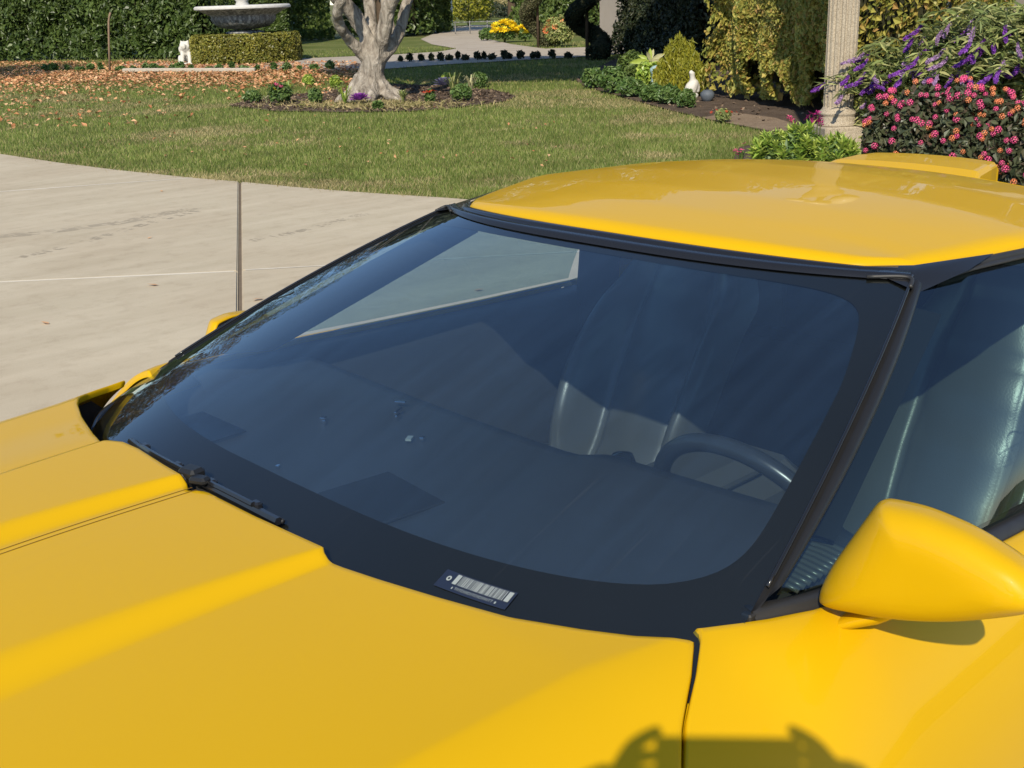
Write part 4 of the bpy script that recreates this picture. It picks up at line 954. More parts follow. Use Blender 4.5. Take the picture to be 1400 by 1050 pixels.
flowers(b, [vx*.06*(i-2.5)+vf*.07+CL*(.10+.05*RNG.random()) for i in range(7)], .022, M['red'], 'red_bloom')

# ------------------------------------------------------------------ stone lamp column
cp_ = gp(1143, 214); k = wid(1, cp_)
colm = thing('stone_column', 'speckled cast stone fluted column topped by round lamp globes', 'column', cp_)
zc = lambda py: zat(1143, py, cp_)
mb = MB(); mb.box((0, 0, zc(171)/2-.02), (74*k*.80, 74*k*.80, zc(171)+.04), math.atan2(RH[1], RH[0])+.12, .012); mb.build('plinth', M['granite'], colm)
mb = MB(); V, F = lathevf([(27*k, zc(171)), (27.5*k, zc(169)), (25.5*k, zc(166)), (24.5*k, zc(163)), (25*k, zc(159)), (24.2*k, zc(158)), (27*k, zc(155.5)), (27.6*k, zc(153.5)), (26*k, zc(151.5)), (22.5*k, zc(148)), (21*k, zc(145))], 36); mb.add(V, F); mb.build('base_moulding', M['granite'], colm, True)
a = np.linspace(0, 2*math.pi, 160, endpoint=False); P = []
for z in np.linspace(zc(146), 3.55, 20):
    P.append([((21.2*k-.9*k*z/3)*(1-.11*max(0, math.cos(16*t))**.6)*math.cos(t), (21.2*k-.9*k*z/3)*(1-.11*max(0, math.cos(16*t))**.6)*math.sin(t), z) for t in a])
gridobj('shaft', np.array(P), M['granite'], colm, False, cv=True, flip=True)
mb = MB(); V, F = lathevf([(20*k, 3.54), (24*k, 3.58), (24*k, 3.64), (22*k, 3.68), (30*k, 3.8), (33*k, 3.84), (33*k, 3.92), (10*k, 3.94), (5*k, 4.1)], 36); mb.add(V, F); mb.build('capital', M['granite'], colm, True)
for i in range(3):
    an = i*2.094+.5; V, F = lathevf([(.05, 0)]+[(.17*math.sin(t), .17-.17*math.cos(t)) for t in np.linspace(.3, math.pi-.02, 12)], 20)
    obj('lamp_globe', V, F, M['opal'], colm, True, (.30*math.cos(an), .30*math.sin(an), 4.02))
mb = MB()
for i in range(3):
    an = i*2.094+.5; mb.tube(spline([(0, 0, 3.9), (.16*math.cos(an), .16*math.sin(an), 3.94), (.30*math.cos(an), .30*math.sin(an), 4.02)], 8), .02, 6)
mb.build('lamp_arm', M['darkmetal'], colm)

# ------------------------------------------------------------------ flowers right of the column
def lime_clump(px, yb_, yt, hw, lb):
    p = gp(px, yb_); t = thing('lime_plant', lb, 'plant', p, group='bright green leafy plants by the column'); H = phgt(px, yt, p); n = 26
    P_, N_, T_ = [], [], []
    for i in range(n):
        a = RNG.random()*6.28; r = wid(hw, p)*math.sqrt(RNG.random()); h = H*(.55+.45*RNG.random())*(1-.3*(r/wid(hw, p))**2); c = np.array([r*math.cos(a), r*math.sin(a), h])
        for j in range(30):
            aa = j*2.4; el = .15+.9*(j/30); d = np.array([math.cos(aa)*math.cos(el), math.sin(aa)*math.cos(el), math.sin(el)]); L = .10*(1-.35*j/30)
            P_.append(c+d*L*.5-CL*.10*(1-j/30)); T_.append(d); N_.append(np.array([-math.cos(aa)*math.sin(el), -math.sin(aa)*math.sin(el), math.cos(el)]))
    leaves('foliage', np.array(P_), np.array(N_), .10, .030, M['lime'], t, jit=.25, T=np.array(T_), tj=.15)
    V_, Nn = ellipsoid_pts(500, (wid(hw, p)*.9, wid(hw, p)*.9, H*.5), -.6, .2); leaves('inner_foliage', V_+CL*H*.4, Nn, .08, .035, M['herb'], t)
lime_clump(1056, 226, 180, 26, 'bright lime green leafy plant at the left of the column foot')
lime_clump(1096, 232, 168, 30, 'tall lime green leafy plant in front of the column plinth')
lime_clump(1142, 236, 186, 30, 'lime green leafy plant at the right front of the plinth')
p = gp(1013, 222); t = thing('pink_flower', 'small pink flowers at the lawn edge left of the lime plants', 'flowers', p)
bushp = tuft('strap_leaf_tuft', 'tiny dark leaves under the small pink flowers', p, .12, 14, .015, M['herb'])
for (px, py) in ((1017, 196), (1005, 206), (1010, 208), (1014, 205), (1007, 211)):
    c = at_depth(px, py, depth_of(p))-p; tube('stalk', [(c[0]*.4, c[1]*.4, -.02), c], .004, M['stem'], t, 5); flowers(t, [c+vf*.01], .028, M['pink'], 'pink_bloom', 6, .3)
p = gp(1112, 218); t = thing('magenta_flower', 'magenta snapdragon heads in front of the column base', 'flowers', p)
for (px, py) in ((1079, 163), (1083, 168), (1103, 163), (1107, 158), (1113, 160), (1118, 157), (1110, 166), (1122, 163), (1118, 167), (1122, 170)):
    c = at_depth(px, py, depth_of(p)-.3)-p; tube('stalk', [(c[0]*.8, c[1]*.8, -.02), c], .004, M['stem'], t, 5); flowers(t, [c, c+vf*.01+CL*.02], .032, M['magenta'] if px > 1090 else M['pink'], 'bloom', 6, .4)
# lantana mass: several shrubs
lant_px = [(1206, 262, 140, 32), (1250, 272, 128, 40), (1305, 278, 128, 42), (1352, 280, 140, 40), (1400, 285, 150, 44), (1452, 290, 150, 46)]
names = ['left end of the dark leaved lantana beside the plinth', 'lantana shrub second from the plinth with many pink heads', 'middle lantana shrub behind the yellow lamp pod', 'lantana shrub right of the lamp pod', 'lantana shrub at the right border with coral heads', 'lantana shrub beyond the right border']
def ball_me(mat, r):
    V, F = [], []
    for i in range(26):
        z = 1-1.5*(i+.5)/26; a = i*2.4; d = np.array([math.sqrt(max(0, 1-z*z))*math.cos(a), math.sqrt(max(0, 1-z*z))*math.sin(a), z]); t1 = unit(np.cross(d, [.3, .5, .81])); t2 = np.cross(d, t1); k = len(V)
        for q_, (u_, v_) in enumerate(((-1, 0), (0, -1), (1, 0), (0, 1))): V.append((d+(t1*u_+t2*v_)*.30+d*.10*(q_ % 2))*r)
        F.append((k, k+1, k+2, k+3))
    return make_mesh('flower_head', V, F, [mat])
HEADS = {'pink': [ball_me(M['pink'], r) for r in (.018, .024)], 'orange': [ball_me(M['orange'], r) for r in (.017, .021)]}
for (px, yb_, yt, hw), lb in zip(lant_px, names):
    p = gp(px, yb_); H = phgt(px, yt, p); W = wid(hw, p)
    b = bush('lantana_shrub', 'dark leaved '+lb if not lb.startswith('left') else lb, p, W, H*1.05, 2600, .062, .034, M['lantana'], 'shrub', 'lantana shrubs behind the car')
    V_, N_ = ellipsoid_pts(170, (W*1.06, W*1.06, H*.62), -.35, .97)
    ps = [v+CL*H*.52 for v in V_ if v@vf > -.05*W][:46]
    for i, c in enumerate(ps):
        h = share('flower_head', HEADS['pink' if RNG.random() < (.8 if px < 1340 else .55) else 'orange'][int(RNG.random()*2)], b, c)
        h.rotation_euler = Vector(unit(unit(v:=np.array(c)-CL*H*.3)+vf*.5+CL*.3)).to_track_quat('Z', 'Y').to_euler()
        for j in range(2):
            pass
# mexican sage: arching stems with purple spikes
def sage(px, yb_, yt, hw, nst, lb, seed):
    rg = np.random.default_rng(seed); p = gp(px, yb_); t = thing('purple_sage', lb, 'shrub', p, group='purple sage bushes by the house'); H = phgt(px, yt, p); W = wid(hw, p)
    LP, LN, LT = [], [], []
    PP, PN = [], []; PP2, PN2 = [], []; mb = MB()
    for i in range(nst):
        a = rg.random()*6.28; ln = H*(.75+.45*rg.random()); sp = W*(.35+.75*rg.random()); d = np.array([math.cos(a), math.sin(a), 0]); b0 = d*W*.3*rg.random()
        arc = .15+.5*rg.random()
        P = spline([b0, b0+d*sp*.22+CL*ln*.5, b0+d*sp*.6+CL*ln*.86, b0+d*sp*1.05+CL*ln*.98, b0+d*sp*(1.35+arc)+CL*ln*(.97-.06*arc), b0+d*sp*(1.6+1.2*arc)+CL*ln*(.90-.12*arc), b0+d*sp*(1.8+1.7*arc)+CL*ln*(.84-.10*arc)+vx*.05*rg.normal()], 22)
        mb.tube(P, np.linspace(.007, .003, 22), 4)
        for j in range(2, 17):
            for s in range(3):
                dd = unit(np.array([rg.normal(), rg.normal(), -.35+.3*rg.normal()])); L = .12
                LP.append(P[j]+dd*L*.5); LT.append(dd); LN.append(unit(np.array([rg.normal()*.3, rg.normal()*.3, 1])))
        fl = rg.random() < .9
        if fl:
            for j in np.arange(16.2, 21, .09):
                c = P[int(j)]+(P[min(21, int(j)+1)]-P[int(j)])*(j-int(j))
                for s in range(3):
                    v = unit(rg.normal(size=3)); (PP if i % 3 else PP2).append(c+v*(.003+.010*math.sin(math.pi*min(1, (21.6-j)/5.4)))); (PN if i % 3 else PN2).append(v)
    for f in range(int(700*H)):
        a = rg.random()*6.28; r = W*math.sqrt(rg.random())*1.0; z = H*rg.random()**.8*.85; dd = unit(np.array([rg.normal(), rg.normal(), -.4]))
        LP.append(np.array([r*math.cos(a), r*math.sin(a), z])); LT.append(dd); LN.append(unit(np.array([rg.normal()*.4, rg.normal()*.4, 1])))
    leaves('foliage', np.array(LP), np.array(LN), .13, .026, M['salvia'], t, jit=.3, T=np.array(LT), tj=.2)
    if PP: leaves('flower_spike', np.array(PP), np.array(PN), .030, .016, M['purple'], t, jit=.6)
    if PP2: leaves('pale_flower_spike', np.array(PP2), np.array(PN2), .028, .015, M['palepurple'], t, jit=.6)
    o = mb.build('stems', M['stem'], t); o['kind'] = 'stuff'
sage(1196, 214, 100, 34, 34, 'purple sage bush just right of the stone column', 1)
sage(1246, 218, 74, 40, 44, 'purple sage bush below the corner of the yellow green hedge', 2)
sage(1300, 222, 60, 44, 52, 'tall purple sage bush in front of the house column', 3)
sage(1358, 226, 36, 48, 60, 'tallest purple sage bush below the house window', 4)
sage(1420, 232, 40, 50, 50, 'purple sage bush at the right border', 5)
# ------------------------------------------------------------------ the car (x forward, y towards the driver's side, origin under the front axle)
car = thing('sports_car', 'bright yellow low sports car with black windscreen band parked on the driveway', 'car', (0, 0, 0))
GPAR = (-0.3629, -1.1705, 0.7105, 0.5277, 0.1958, 0.1104, 0.8125, 1.1058, 0.017, 0.0053, 0.0058, 0.0156, -0.0079, 2.9945)
def GL(u, v, lift=0.0):
    """windscreen surface; u -1..1 across, v 0..1 upwards"""
    x0, x1, h0, h1, b0, b1, z0, z1, zb, c0, c1, hb, xb, pw = GPAR
    u = np.asarray(u, float); v = np.asarray(v, float)
    a = np.abs(u)**pw
    hw = h0+(h1-h0)*v+hb*4*v*(1-v)
    x = x0+(x1-x0)*v+xb*4*v*(1-v)-(b0+(b1-b0)*v)*a
    z = z0+(z1-z0)*v+zb*4*v*(1-v)-(c0+(c1-c0)*v)*a
    return np.stack([x+.41*lift, hw*u+lift*.3*u**3, z+.9*lift], -1)
WU = np.linspace(-1, 1, 81); WV = np.linspace(-.02, 1.0, 41)
UU, VV = np.meshgrid(WU, WV, indexing='ij')
wind = gridobj('windscreen', GL(UU, VV), M['glass'], car, True)
# printed black band on the inside of the glass: superellipse-cornered opening
def frit_inner(s):
    """closed inner outline of the band, s in 0..4"""
    out = []
    for t in s:
        a = t*math.pi/2; ca, sa = math.cos(a), math.sin(a)
        u = .957*np.sign(ca)*abs(ca)**.20; vv = np.sign(sa)*abs(sa)**.20
        top = .965-.030*abs(u)**3; bot = .166-.012*abs(u)**2+.05*max(0, abs(u)-.86)**1.0
        v = (top+bot)/2+vv*(top-bot)/2
        if v > .6: u = u*(1-.032*sstep(.6, .95, v))
        out.append((u, v))
    return np.array(out)
ns = 241
ss = np.linspace(0, 4, ns)[:-1]
# resample by angle so corners get points
inn = frit_inner(np.concatenate([k+np.concatenate([np.linspace(0, .0005, 6)**1, np.geomspace(.0006, .5, 40), 1-np.geomspace(.5, .0006, 40)[1:]]) for k in range(4)]))
cen = np.array([0, .56])
def to_outer(p):
    d = p-cen; k = 1e9
    if abs(d[0]) > 1e-9: k = min(k, (np.sign(d[0])*.998-cen[0])/d[0])
    if abs(d[1]) > 1e-9: k = min(k, ((.998 if d[1] > 0 else -.018)-cen[1])/d[1])
    return cen+d*k
outr = np.array([to_outer(p) for p in inn])
K = 10
FR = np.array([[GL(*(a+(b-a)*t), lift=-.004) for t in np.linspace(0, 1, K)] for a, b in zip(inn, outr)])
gridobj('black_glass_band', FR, M['frit'], wind, True, cu=True)

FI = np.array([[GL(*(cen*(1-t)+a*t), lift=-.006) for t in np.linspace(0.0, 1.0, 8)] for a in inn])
gridobj('haze_blue_film', FI, filmmat(), wind, True, cu=True)
# --- body height field
def ybf(x):
    return np.interp(x, [-4, -2.0, -1.6, -1.1, -1.034, -.734, -.657, -.60, -.45, -.2, .3, 1.0], [.84, .815, .805, .787, .782, .733, .703, .665, .625, .60, .60, .58])
def zbase(x):
    s = np.maximum(x+.45, 0)
    return np.where(x > -.45, .846-.045*s-.065*np.maximum(s-.15, 0)**2*1.3, np.interp(x, [-3.5, -2.5, -1.95, -1.6, -1.2, -.92, -.72, -.65, -.45], [.88, .82, .777, .790, .810, .828, .844, .848, .846]))
YM = .895
def bodyz(x, y):
    yb = ybf(x); W = np.maximum(YM-yb, .02); q = np.clip((np.abs(y)-yb)/W, 0, 1)
    return zbase(x)-.18*W*q-.30*(1-np.sqrt(np.maximum(1-q*q, 0)))
def hoodh(x, y):
    s = x+.43
    yA = .216-.150*s; yG = -.090-.10*s; yC = -.362+.02*s
    wid_ = .030+.055*np.clip(s/.4, 0, 1.4)
    fade = np.clip(1-s/1.5, 0, 1)
    h = (.012+.024*np.clip(s, 0, .6))*sstep(yA+wid_*.45, yA-wid_*.55, y)
    # groove with a double line
    h = h+(.0125+.010*np.clip(s, 0, .6))*sstep(yG-.020, yG-.024-wid_*.75, y)
    h = h-.0065*sstep(yC+.004, yC-.020, y)-.006*sstep(yC-.02, yC-.18, y)
    return h*fade
REAR = np.array([(.72, -.61), (0.69, -0.598), (0.6739, -0.5835), (0.6235, -0.5445), (0.5728, -0.5163), (0.4931, -0.4793), (0.3944, -0.4531), (0.3058, -0.4337), (0.2450, -0.4225), (0.2177, -0.4192), (0.2067, -0.4205), (0.1990, -0.4251), (0.1919, -0.4247), (0.0501, -0.4165), (-0.0438, -0.4144), (-0.0746, -0.4144), (-0.0873, -0.4096), (-0.0959, -0.4014), (-0.1025, -0.3973), (-0.1111, -0.4027), (-0.1216, -0.4067), (-0.1918, -0.4087), (-0.2851, -0.4140), (-0.3301, -0.4114), (-0.3494, -0.4020), (-0.3678, -0.3917), (-0.4263, -0.4034), (-0.5379, -0.4329), (-0.6044, -0.4554), (-0.6524, -0.4802), (-0.6788, -0.5054), (-0.7070, -0.5609), (-0.7149, -0.5971)])
GAPX = np.array([(.60, -.62), (.640, -.608), (.674, -.5825), (.70, -.545), (.73, -.492), (.77, -.441), (.81, -.409), (.86, -.386), (.895, -.376)])
def xrear(y):
    y = np.asarray(y, float)
    r = np.interp(y, REAR[::-1, 0], REAR[::-1, 1])
    r = np.where(y > .674, np.interp(y, GAPX[:, 0], GAPX[:, 1]), r)
    r = np.where(y < -.715, np.interp(-y, [.715, .75, .81, .895], [-.597, -.592, -.575, -.555]), r)
    return r
def archz(x, base=.21, R_=.36, xs=(0.0, -2.443)):
    z = np.full_like(x, base)
    for xc in xs: z = np.maximum(z, np.where(np.abs(x-xc) < R_, .32+np.sqrt(np.maximum(R_*R_-(x-xc)**2, 0)), base))
    return z
ys = np.unique(np.concatenate([np.linspace(-.60, .60, 121), np.linspace(-.40, -.09, 150), np.linspace(-.05, .26, 120), np.linspace(-.58, -.39, 70), np.linspace(-.73, -.58, 60), np.linspace(.6, .72, 30), np.linspace(.72, .89, 30), -np.linspace(.745, .89, 25)]))
XF = .98
T = np.concatenate([np.linspace(0, .02, 5), np.linspace(.03, 1, 70)])
rows = []
XE = xrear(ys)
# lip turned down along the rear edge
def hood_pt(x, y): return np.stack([x, y, bodyz(x, y)+hoodh(x, y)], -1)
lipdir = np.where(ys > .657, 1, np.where(ys < -.735, 1, 0))
p0 = hood_pt(XE, ys)
lp = p0.copy(); lp[:, 2] -= .013; lp[:, 0] += .004; rows.append(lp)
lp = p0.copy(); lp[:, 2] -= .006; rows.append(lp)
lp = p0.copy(); lp[:, 2] -= .0015; lp[:, 0] += .0008; rows.append(lp)
for t in T[1:] if False else T:
    x = XE+.003+(XF-XE)*t
    rows.append(hood_pt(x, ys))
HP = np.array(rows)
# nose
nose = HP[-1].copy()
for k, (dx, dz) in enumerate([(.05, -.03), (.08, -.10), (.085, -.22), (.06, -.34), (.03, -.42)]):
    q = nose.copy(); q[:, 0] += dx; q[:, 2] = np.minimum(q[:, 2], np.maximum(nose[:, 2]+dz, .2)); HP = np.concatenate([HP, q[None]])
# sides
def side(col, sgn):
    out = []
    for k in range(1, 9):
        t = k/8; c = col.copy(); zl = archz(col[:, 0]); zt = col[:, 2]
        c[:, 2] = zt+(np.minimum(zl, zt-.01)-zt)*t; c[:, 1] = sgn*(np.abs(col[:, 1])+.006*math.sin(math.pi*min(1, t*1.3))-.05*t*t); out.append(c)
    return np.stack(out, 1)
L_ = side(HP[:, -1], 1); R_s = side(HP[:, 0], -1)[:, ::-1]
HP = np.concatenate([R_s, HP, L_], 1)
hood = gridobj('hood', HP, M['paint'], car, True, flip=False)
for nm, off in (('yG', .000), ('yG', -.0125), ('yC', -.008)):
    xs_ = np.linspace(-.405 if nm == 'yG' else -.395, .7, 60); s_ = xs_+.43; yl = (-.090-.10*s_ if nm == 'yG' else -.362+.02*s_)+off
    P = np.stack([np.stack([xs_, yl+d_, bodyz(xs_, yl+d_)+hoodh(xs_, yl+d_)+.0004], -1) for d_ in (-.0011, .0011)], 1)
    gridobj('hood_groove_shade', P, M['grooveshade'], hood, False)  # thin dark strips stand in for the shade in the hood creases

# --- doors
def door_grid(sgn):
    xr = -1.93
    rows = []
    ths = np.concatenate([np.linspace(0, math.pi/2, 40)])
    for i, t in enumerate(np.concatenate([[0, .0012, .004], np.linspace(.01, 1, 46)])):
        row = []
        for k, th in enumerate(ths):
            q = math.sin(th)
            # front edge of the door follows the gap line
            x = -.62
            for _ in range(14):
                yb = float(ybf(x)); y = yb+(YM-yb)*q
                if sgn > 0: xg = float(np.interp(y, GAPX[:, 0], GAPX[:, 1]))
                else: xg = float(np.interp(y, [.70, .74, .77, .81, .895], [-.62, -.612, -.605, -.585, -.565]))
                x = .5*x+.5*(xg-.0055-.006*max(0, 1-q*2.2))
            xx = x+(xr-x)*t
            yb = float(ybf(xx)); y = yb+(YM-yb)*q
            z = float(bodyz(xx, y))
            if sgn < 0: z += .010*float(sstep(-1.0, -.64, xx))
            if t == 0: z -= .012; y -= .010*q
            row.append((xx, sgn*y, z))
        x, y, z = row[-1]
        for k in range(1, 9):
            tt = k/8; row.append((x, sgn*(abs(y)+.006*math.sin(math.pi*min(1, tt*1.3))-.05*tt*tt), z+(.21-z)*tt))
        yb = abs(row[0][1]); pre = [(row[0][0], sgn*(yb-.012), row[0][2]-.012), (row[0][0], sgn*(yb-.004), row[0][2]-.0015)]
        rows.append(pre+row)
    return np.array(rows)
for sgn in (1, -1):
    gridobj('door', door_grid(sgn), M['paint'], car, True, flip=(sgn < 0))
# dark jamb behind the gaps
for sgn in (1, -1):
    mb = MB()
    P = []
    for q in np.linspace(.0, 1, 14):
        x = -.55; yb = .66+.235*q
        xg = float(np.interp(yb, GAPX[:, 0], GAPX[:, 1])) if sgn > 0 else float(np.interp(yb, [.70, .81, .895], [-.61, -.585, -.565]))
        z = float(bodyz(xg, yb))-.020-.012*q
        P.append([(xg+.03, sgn*(yb-.012), z-.004), (xg-.03, sgn*(yb-.012), z-.010)])
    mb.grid(np.array(P)); mb.build('door_jamb', M['paint'], car)


# --- cowl trough under the glass foot
cu = np.linspace(-1.02, 1.02, 61)
base = GL(cu, np.full_like(cu, .03))
front = np.stack([np.maximum(xrear(np.clip(base[:, 1], -.735, .66)), base[:, 0])+.06, np.clip(base[:, 1]*1.03, -.735, .655), np.where(base[:, 1] > .55, .79, .812)], -1)
b2 = base.copy(); b2[:, 2] -= .012; b2[:, 0] -= .03
mid = .5*front+.5*b2; mid[:, 2] = np.minimum(base[:, 2]-.05, .775)
gridobj('cowl_panel', np.stack([front, mid, b2], 1), M['rubber'], car, True)
mb = MB()
for sgn in (-1,):
    P = [(-.47, -.60, .800), (-.51, -.655, .806), (-.57, -.69, .812), (-.66, -.705, .822)]
    mb.tube(spline(P, 16), .006, 6)
    P = [(-.46, -.53, .797), (-.50, -.60, .803), (-.57, -.655, .81), (-.66, -.69, .82)]
    mb.tube(spline(P, 16), .004, 6)
mb.build('cowl_seal', M['blackgloss'], car, True)

# --- roof panel
def roof_xf(u): return -1.200-.085*np.abs(u)**2.6-.040*sstep(.88, 1.0, np.abs(u))
XRB = -2.02
def roof_pt(u, w):
    x = roof_xf(u)+(XRB-roof_xf(u))*w
    hw = np.interp(x, [-2.1, -2.02, -1.8, -1.55, -1.44, -1.38, -1.325, -1.2], [.575, .585, .605, .580, .546, .528, .506, .50])
    ze = np.interp(x, [-2.1, -1.9, -1.6, -1.33, -1.2], [1.088, 1.0995, 1.122, 1.115, 1.118])
    zc = np.interp(w, [0, .06, .15, .3, .5, .7, .85, 1.0], [1.131, 1.1405, 1.152, 1.1632, 1.1692, 1.1671, 1.1571, 1.142])
    a = np.abs(u)
    return np.stack([x, hw*u, ze+(zc-ze)*(1-a**2.3)], -1)
ru = np.concatenate([[-1.0], -np.linspace(.985, 0, 40), np.linspace(0, .985, 40)[1:], [1.0]])
rw = np.concatenate([np.linspace(0, .05, 6), np.linspace(.07, 1, 44)])
Ug, Wg = np.meshgrid(ru, rw, indexing='ij')
RP = roof_pt(Ug, Wg)
def lipped(P, drop, inset):
    """turn an edge down all round the front and both sides"""
    f = P[:, :1].copy(); f[:, :, 2] -= drop; f[:, :, 0] += inset*.2
    P = np.concatenate([f, P], 1)
    l = P[:1].copy(); l[:, :, 2] -= drop; r = P[-1:].copy(); r[:, :, 2] -= drop
    return np.concatenate([l, P, r], 0)
# rounded shoulder: pull the outermost rows down a little
edge = 1-np.minimum(np.minimum((1-np.abs(Ug))*.55, Wg*.8)/.022, 1)
RP[:, :, 2] -= .010*edge**2
RP = lipped(RP, .016, .004)
roof = gridobj('roof_panel', RP, M['paint'], car, True, flip=True)
# black surround of the roof: two rolls along the header, weatherstrip along the side
def header(off, z):
    u = np.linspace(-1, 1, 60); g = GL(u, np.full_like(u, .995)); rp = roof_pt(u, np.zeros_like(u)); rp[:, 2] -= .012
    p = g*(1-off)+rp*off; p[:, 2] += z; return p
u60 = np.linspace(-1, 1, 60)
g_ = GL(u60, np.full_like(u60, .985), .002); r_ = roof_pt(u60, np.zeros(60)); r_[:, 0] -= .006; r_[:, 2] -= .016
HD = []
for t, zz in ((0, .0), (.10, .006), (.30, .0085), (.42, .003), (.48, .002), (.55, .007), (.75, .0085), (.9, .004), (1, -.006)):
    q = g_*(1-t)+r_*t; q[:, 2] += zz; HD.append(q)
gridobj('header_trim', np.stack(HD, 1), M['blackgloss'], car, True, flip=False)

# --- A pillars, side glass, sills
def sg_bottom(a, sgn):
    x = -.705+(-1.90+.705)*a; return np.stack([x, sgn*(ybf(x)-.026), zbase(x)+.014], -1)
def sg_top(a, sgn):
    x = -1.292+(-1.90+1.292)*a
    y = np.interp(x, [-1.95, -1.8, -1.55, -1.41, -1.292], [.590, .606, .590, .566, .540]); z = np.interp(x, [-1.95, -1.6, -1.4, -1.292], [1.068, 1.094, 1.094, 1.084])
    return np.stack([x, sgn*y, z], -1)
aa = np.linspace(0, 1, 30); bb = np.linspace(0, 1, 16)
for sgn in (1, -1):
    B_, T_ = sg_bottom(aa, sgn), sg_top(aa, sgn)
    P = np.array([B_*(1-b)+T_*b+np.array([0, sgn*.020, .006])*4*b*(1-b) for b in bb])
    sgl = gridobj('side_window', P, M['sideglass'], car, True)
    if sgn > 0: SIDEW = sgl
    # pillar strip between windscreen edge and side window
    v = np.linspace(.135, 1.0, 40)
    e = GL(np.full(40, sgn*1.0), v, .001)
    b_s = np.clip((v-.10)/.9, 0, 1)
    fr = np.array([sg_bottom(0., sgn)*(1-b)+sg_top(0., sgn)*b+np.array([0, sgn*.020, .006])*4*b*(1-b) for b in b_s])
    ext = np.clip((.10-v)/.10, 0, 1)[:, None]; fr = fr+ext*np.array([.05, 0, -.012])
    ins = e-np.array([0, sgn*.004, .012]); 
    mid1 = e+(fr-e)*.22+np.array([0, sgn*.001, -.006]); mid2 = e+(fr-e)*.38+np.array([.003, sgn*.005, .004]); mid3 = e+(fr-e)*.80+np.array([.003, sgn*.006, .004])
    inner = fr-np.array([.02, sgn*.012, 0])
    gridobj('windscreen_pillar', np.stack([ins, e, mid1, mid2, mid3, fr, inner], 1), M['pillar'], car, True, flip=(sgn < 0))
    # inner lining of the pillar
    tb_ = np.linspace(0, 1, 20)[:, None]; o_l = np.array([sg_bottom(0., sgn)*(1-b)+sg_top(0., sgn)*b-np.array([0, sgn*.012, .002]) for b in np.linspace(0, 1, 20)])
    i_l = np.array([-.870, sgn*.618, .858])*(1-tb_)+np.array([-1.335, sgn*.505, 1.040])*tb_
    m_l = .5*(o_l+i_l)+np.array([.02, -sgn*.012, .012])
    gridobj('pillar_lining', np.stack([o_l, m_l, i_l, i_l+np.array([-.02, sgn*.04, -.01])], 1), M['headliner'], car, True)
    # thin bright edge moulding
    e2 = GL(np.full(40, sgn*1.004), v, .003); tube('pillar_bead', e2[2:], .0026, M['blackgloss'], car, 6)
    # side rail between roof panel and the window
    w = np.linspace(0, 1, 30); rr = roof_pt(np.full(30, float(sgn)), w); rr[:, 2] -= .014; rr[:, 1] -= sgn*.004
    a2 = np.clip((rr[:, 0]+1.292)/(-1.90+1.292), -.06, 1.05); tt = sg_top(a2, sgn)
    o1 = rr+(tt-rr)*.12+np.array([0, sgn*.010, .003]); o2 = rr+(tt-rr)*.42+np.array([0, sgn*.012, .003]); o3 = rr+(tt-rr)*.5+np.array([0, sgn*.006, 0]); o4 = rr+(tt-rr)*.62+np.array([0, sgn*.012, .003]); o5 = rr+(tt-rr)*.95+np.array([0, sgn*.009, .002])
    gridobj('roof_rail', np.stack([rr-np.array([0, sgn*.03, .0]), rr, o1, o2, o3, o4, o5, tt, tt-np.array([0, sgn*.03, .0])], 1), M['rubber'], car, True, flip=(sgn > 0))
    # corner piece at pillar top
    cpt = .5*GL(sgn*1.0, 1.0)+.5*roof_pt(np.array(float(sgn)), np.array(0.))
    mb = MB(); P = spline([GL(sgn*.90, .985, .004), GL(sgn*.975, .992, .005), GL(sgn*1.004, .985, .005), GL(sgn*1.008, .955, .004)], 14)
    mb.tube(P, .0032, 6); mb.build('corner_bead', M['rubber'], car, True)
    A1 = GL(sgn*.95, .985, .003); B1 = roof_pt(np.array(sgn*.90), np.array(0.))-np.array([0, 0, .010]); B2 = roof_pt(np.array(sgn*1.), np.array(0.))+np.array([.004, sgn*.004, -.006]); C1 = roof_pt(np.array(sgn*1.), np.array(.20))+np.array([0, sgn*.014, -.008])
    D1 = sg_top(np.array(.14), sgn)+np.array([0, sgn*.012, .008]); D0 = sg_top(np.array(0.), sgn)+np.array([.012, sgn*.004, -.004]); E1 = GL(sgn*1.0, .955, .004)
    Kc = (B2*2+D0*1.2+E1*.6+A1*.2)/4.0+np.array([.004, sgn*.006, .006])
    obj('pillar_cap', np.array([A1, B1, B2, C1, D1, D0, E1, Kc]), [(i_, (i_+1) % 7, 7) for i_ in range(7)], M['blackgloss'], car, True)
    mb = MB(); mb.box((-.668, sgn*.690, .846), (.030, .014, .014), 0, .002); mb.build('pillar_foot', M['rubber'], car)
    # window sill strip
    xs_ = np.linspace(-.662, -1.92, 40); yb_ = ybf(xs_)
    s0 = np.stack([xs_, sgn*(yb_-.006), bodyz(xs_, yb_)-.004], -1); s1 = np.stack([xs_, sgn*(yb_-.010), bodyz(xs_, yb_)+(.006 if sgn > 0 else .001)], -1)
    s2 = np.stack([xs_, sgn*(yb_-.024), bodyz(xs_, yb_)+(.010 if sgn > 0 else .001)], -1); s3 = np.stack([xs_, sgn*(yb_-.030), bodyz(xs_, yb_)+.004], -1)
    gridobj('sill_strip', np.stack([s0, s1, s2, s3], 1), M['rubber'], car, True, flip=(sgn > 0))

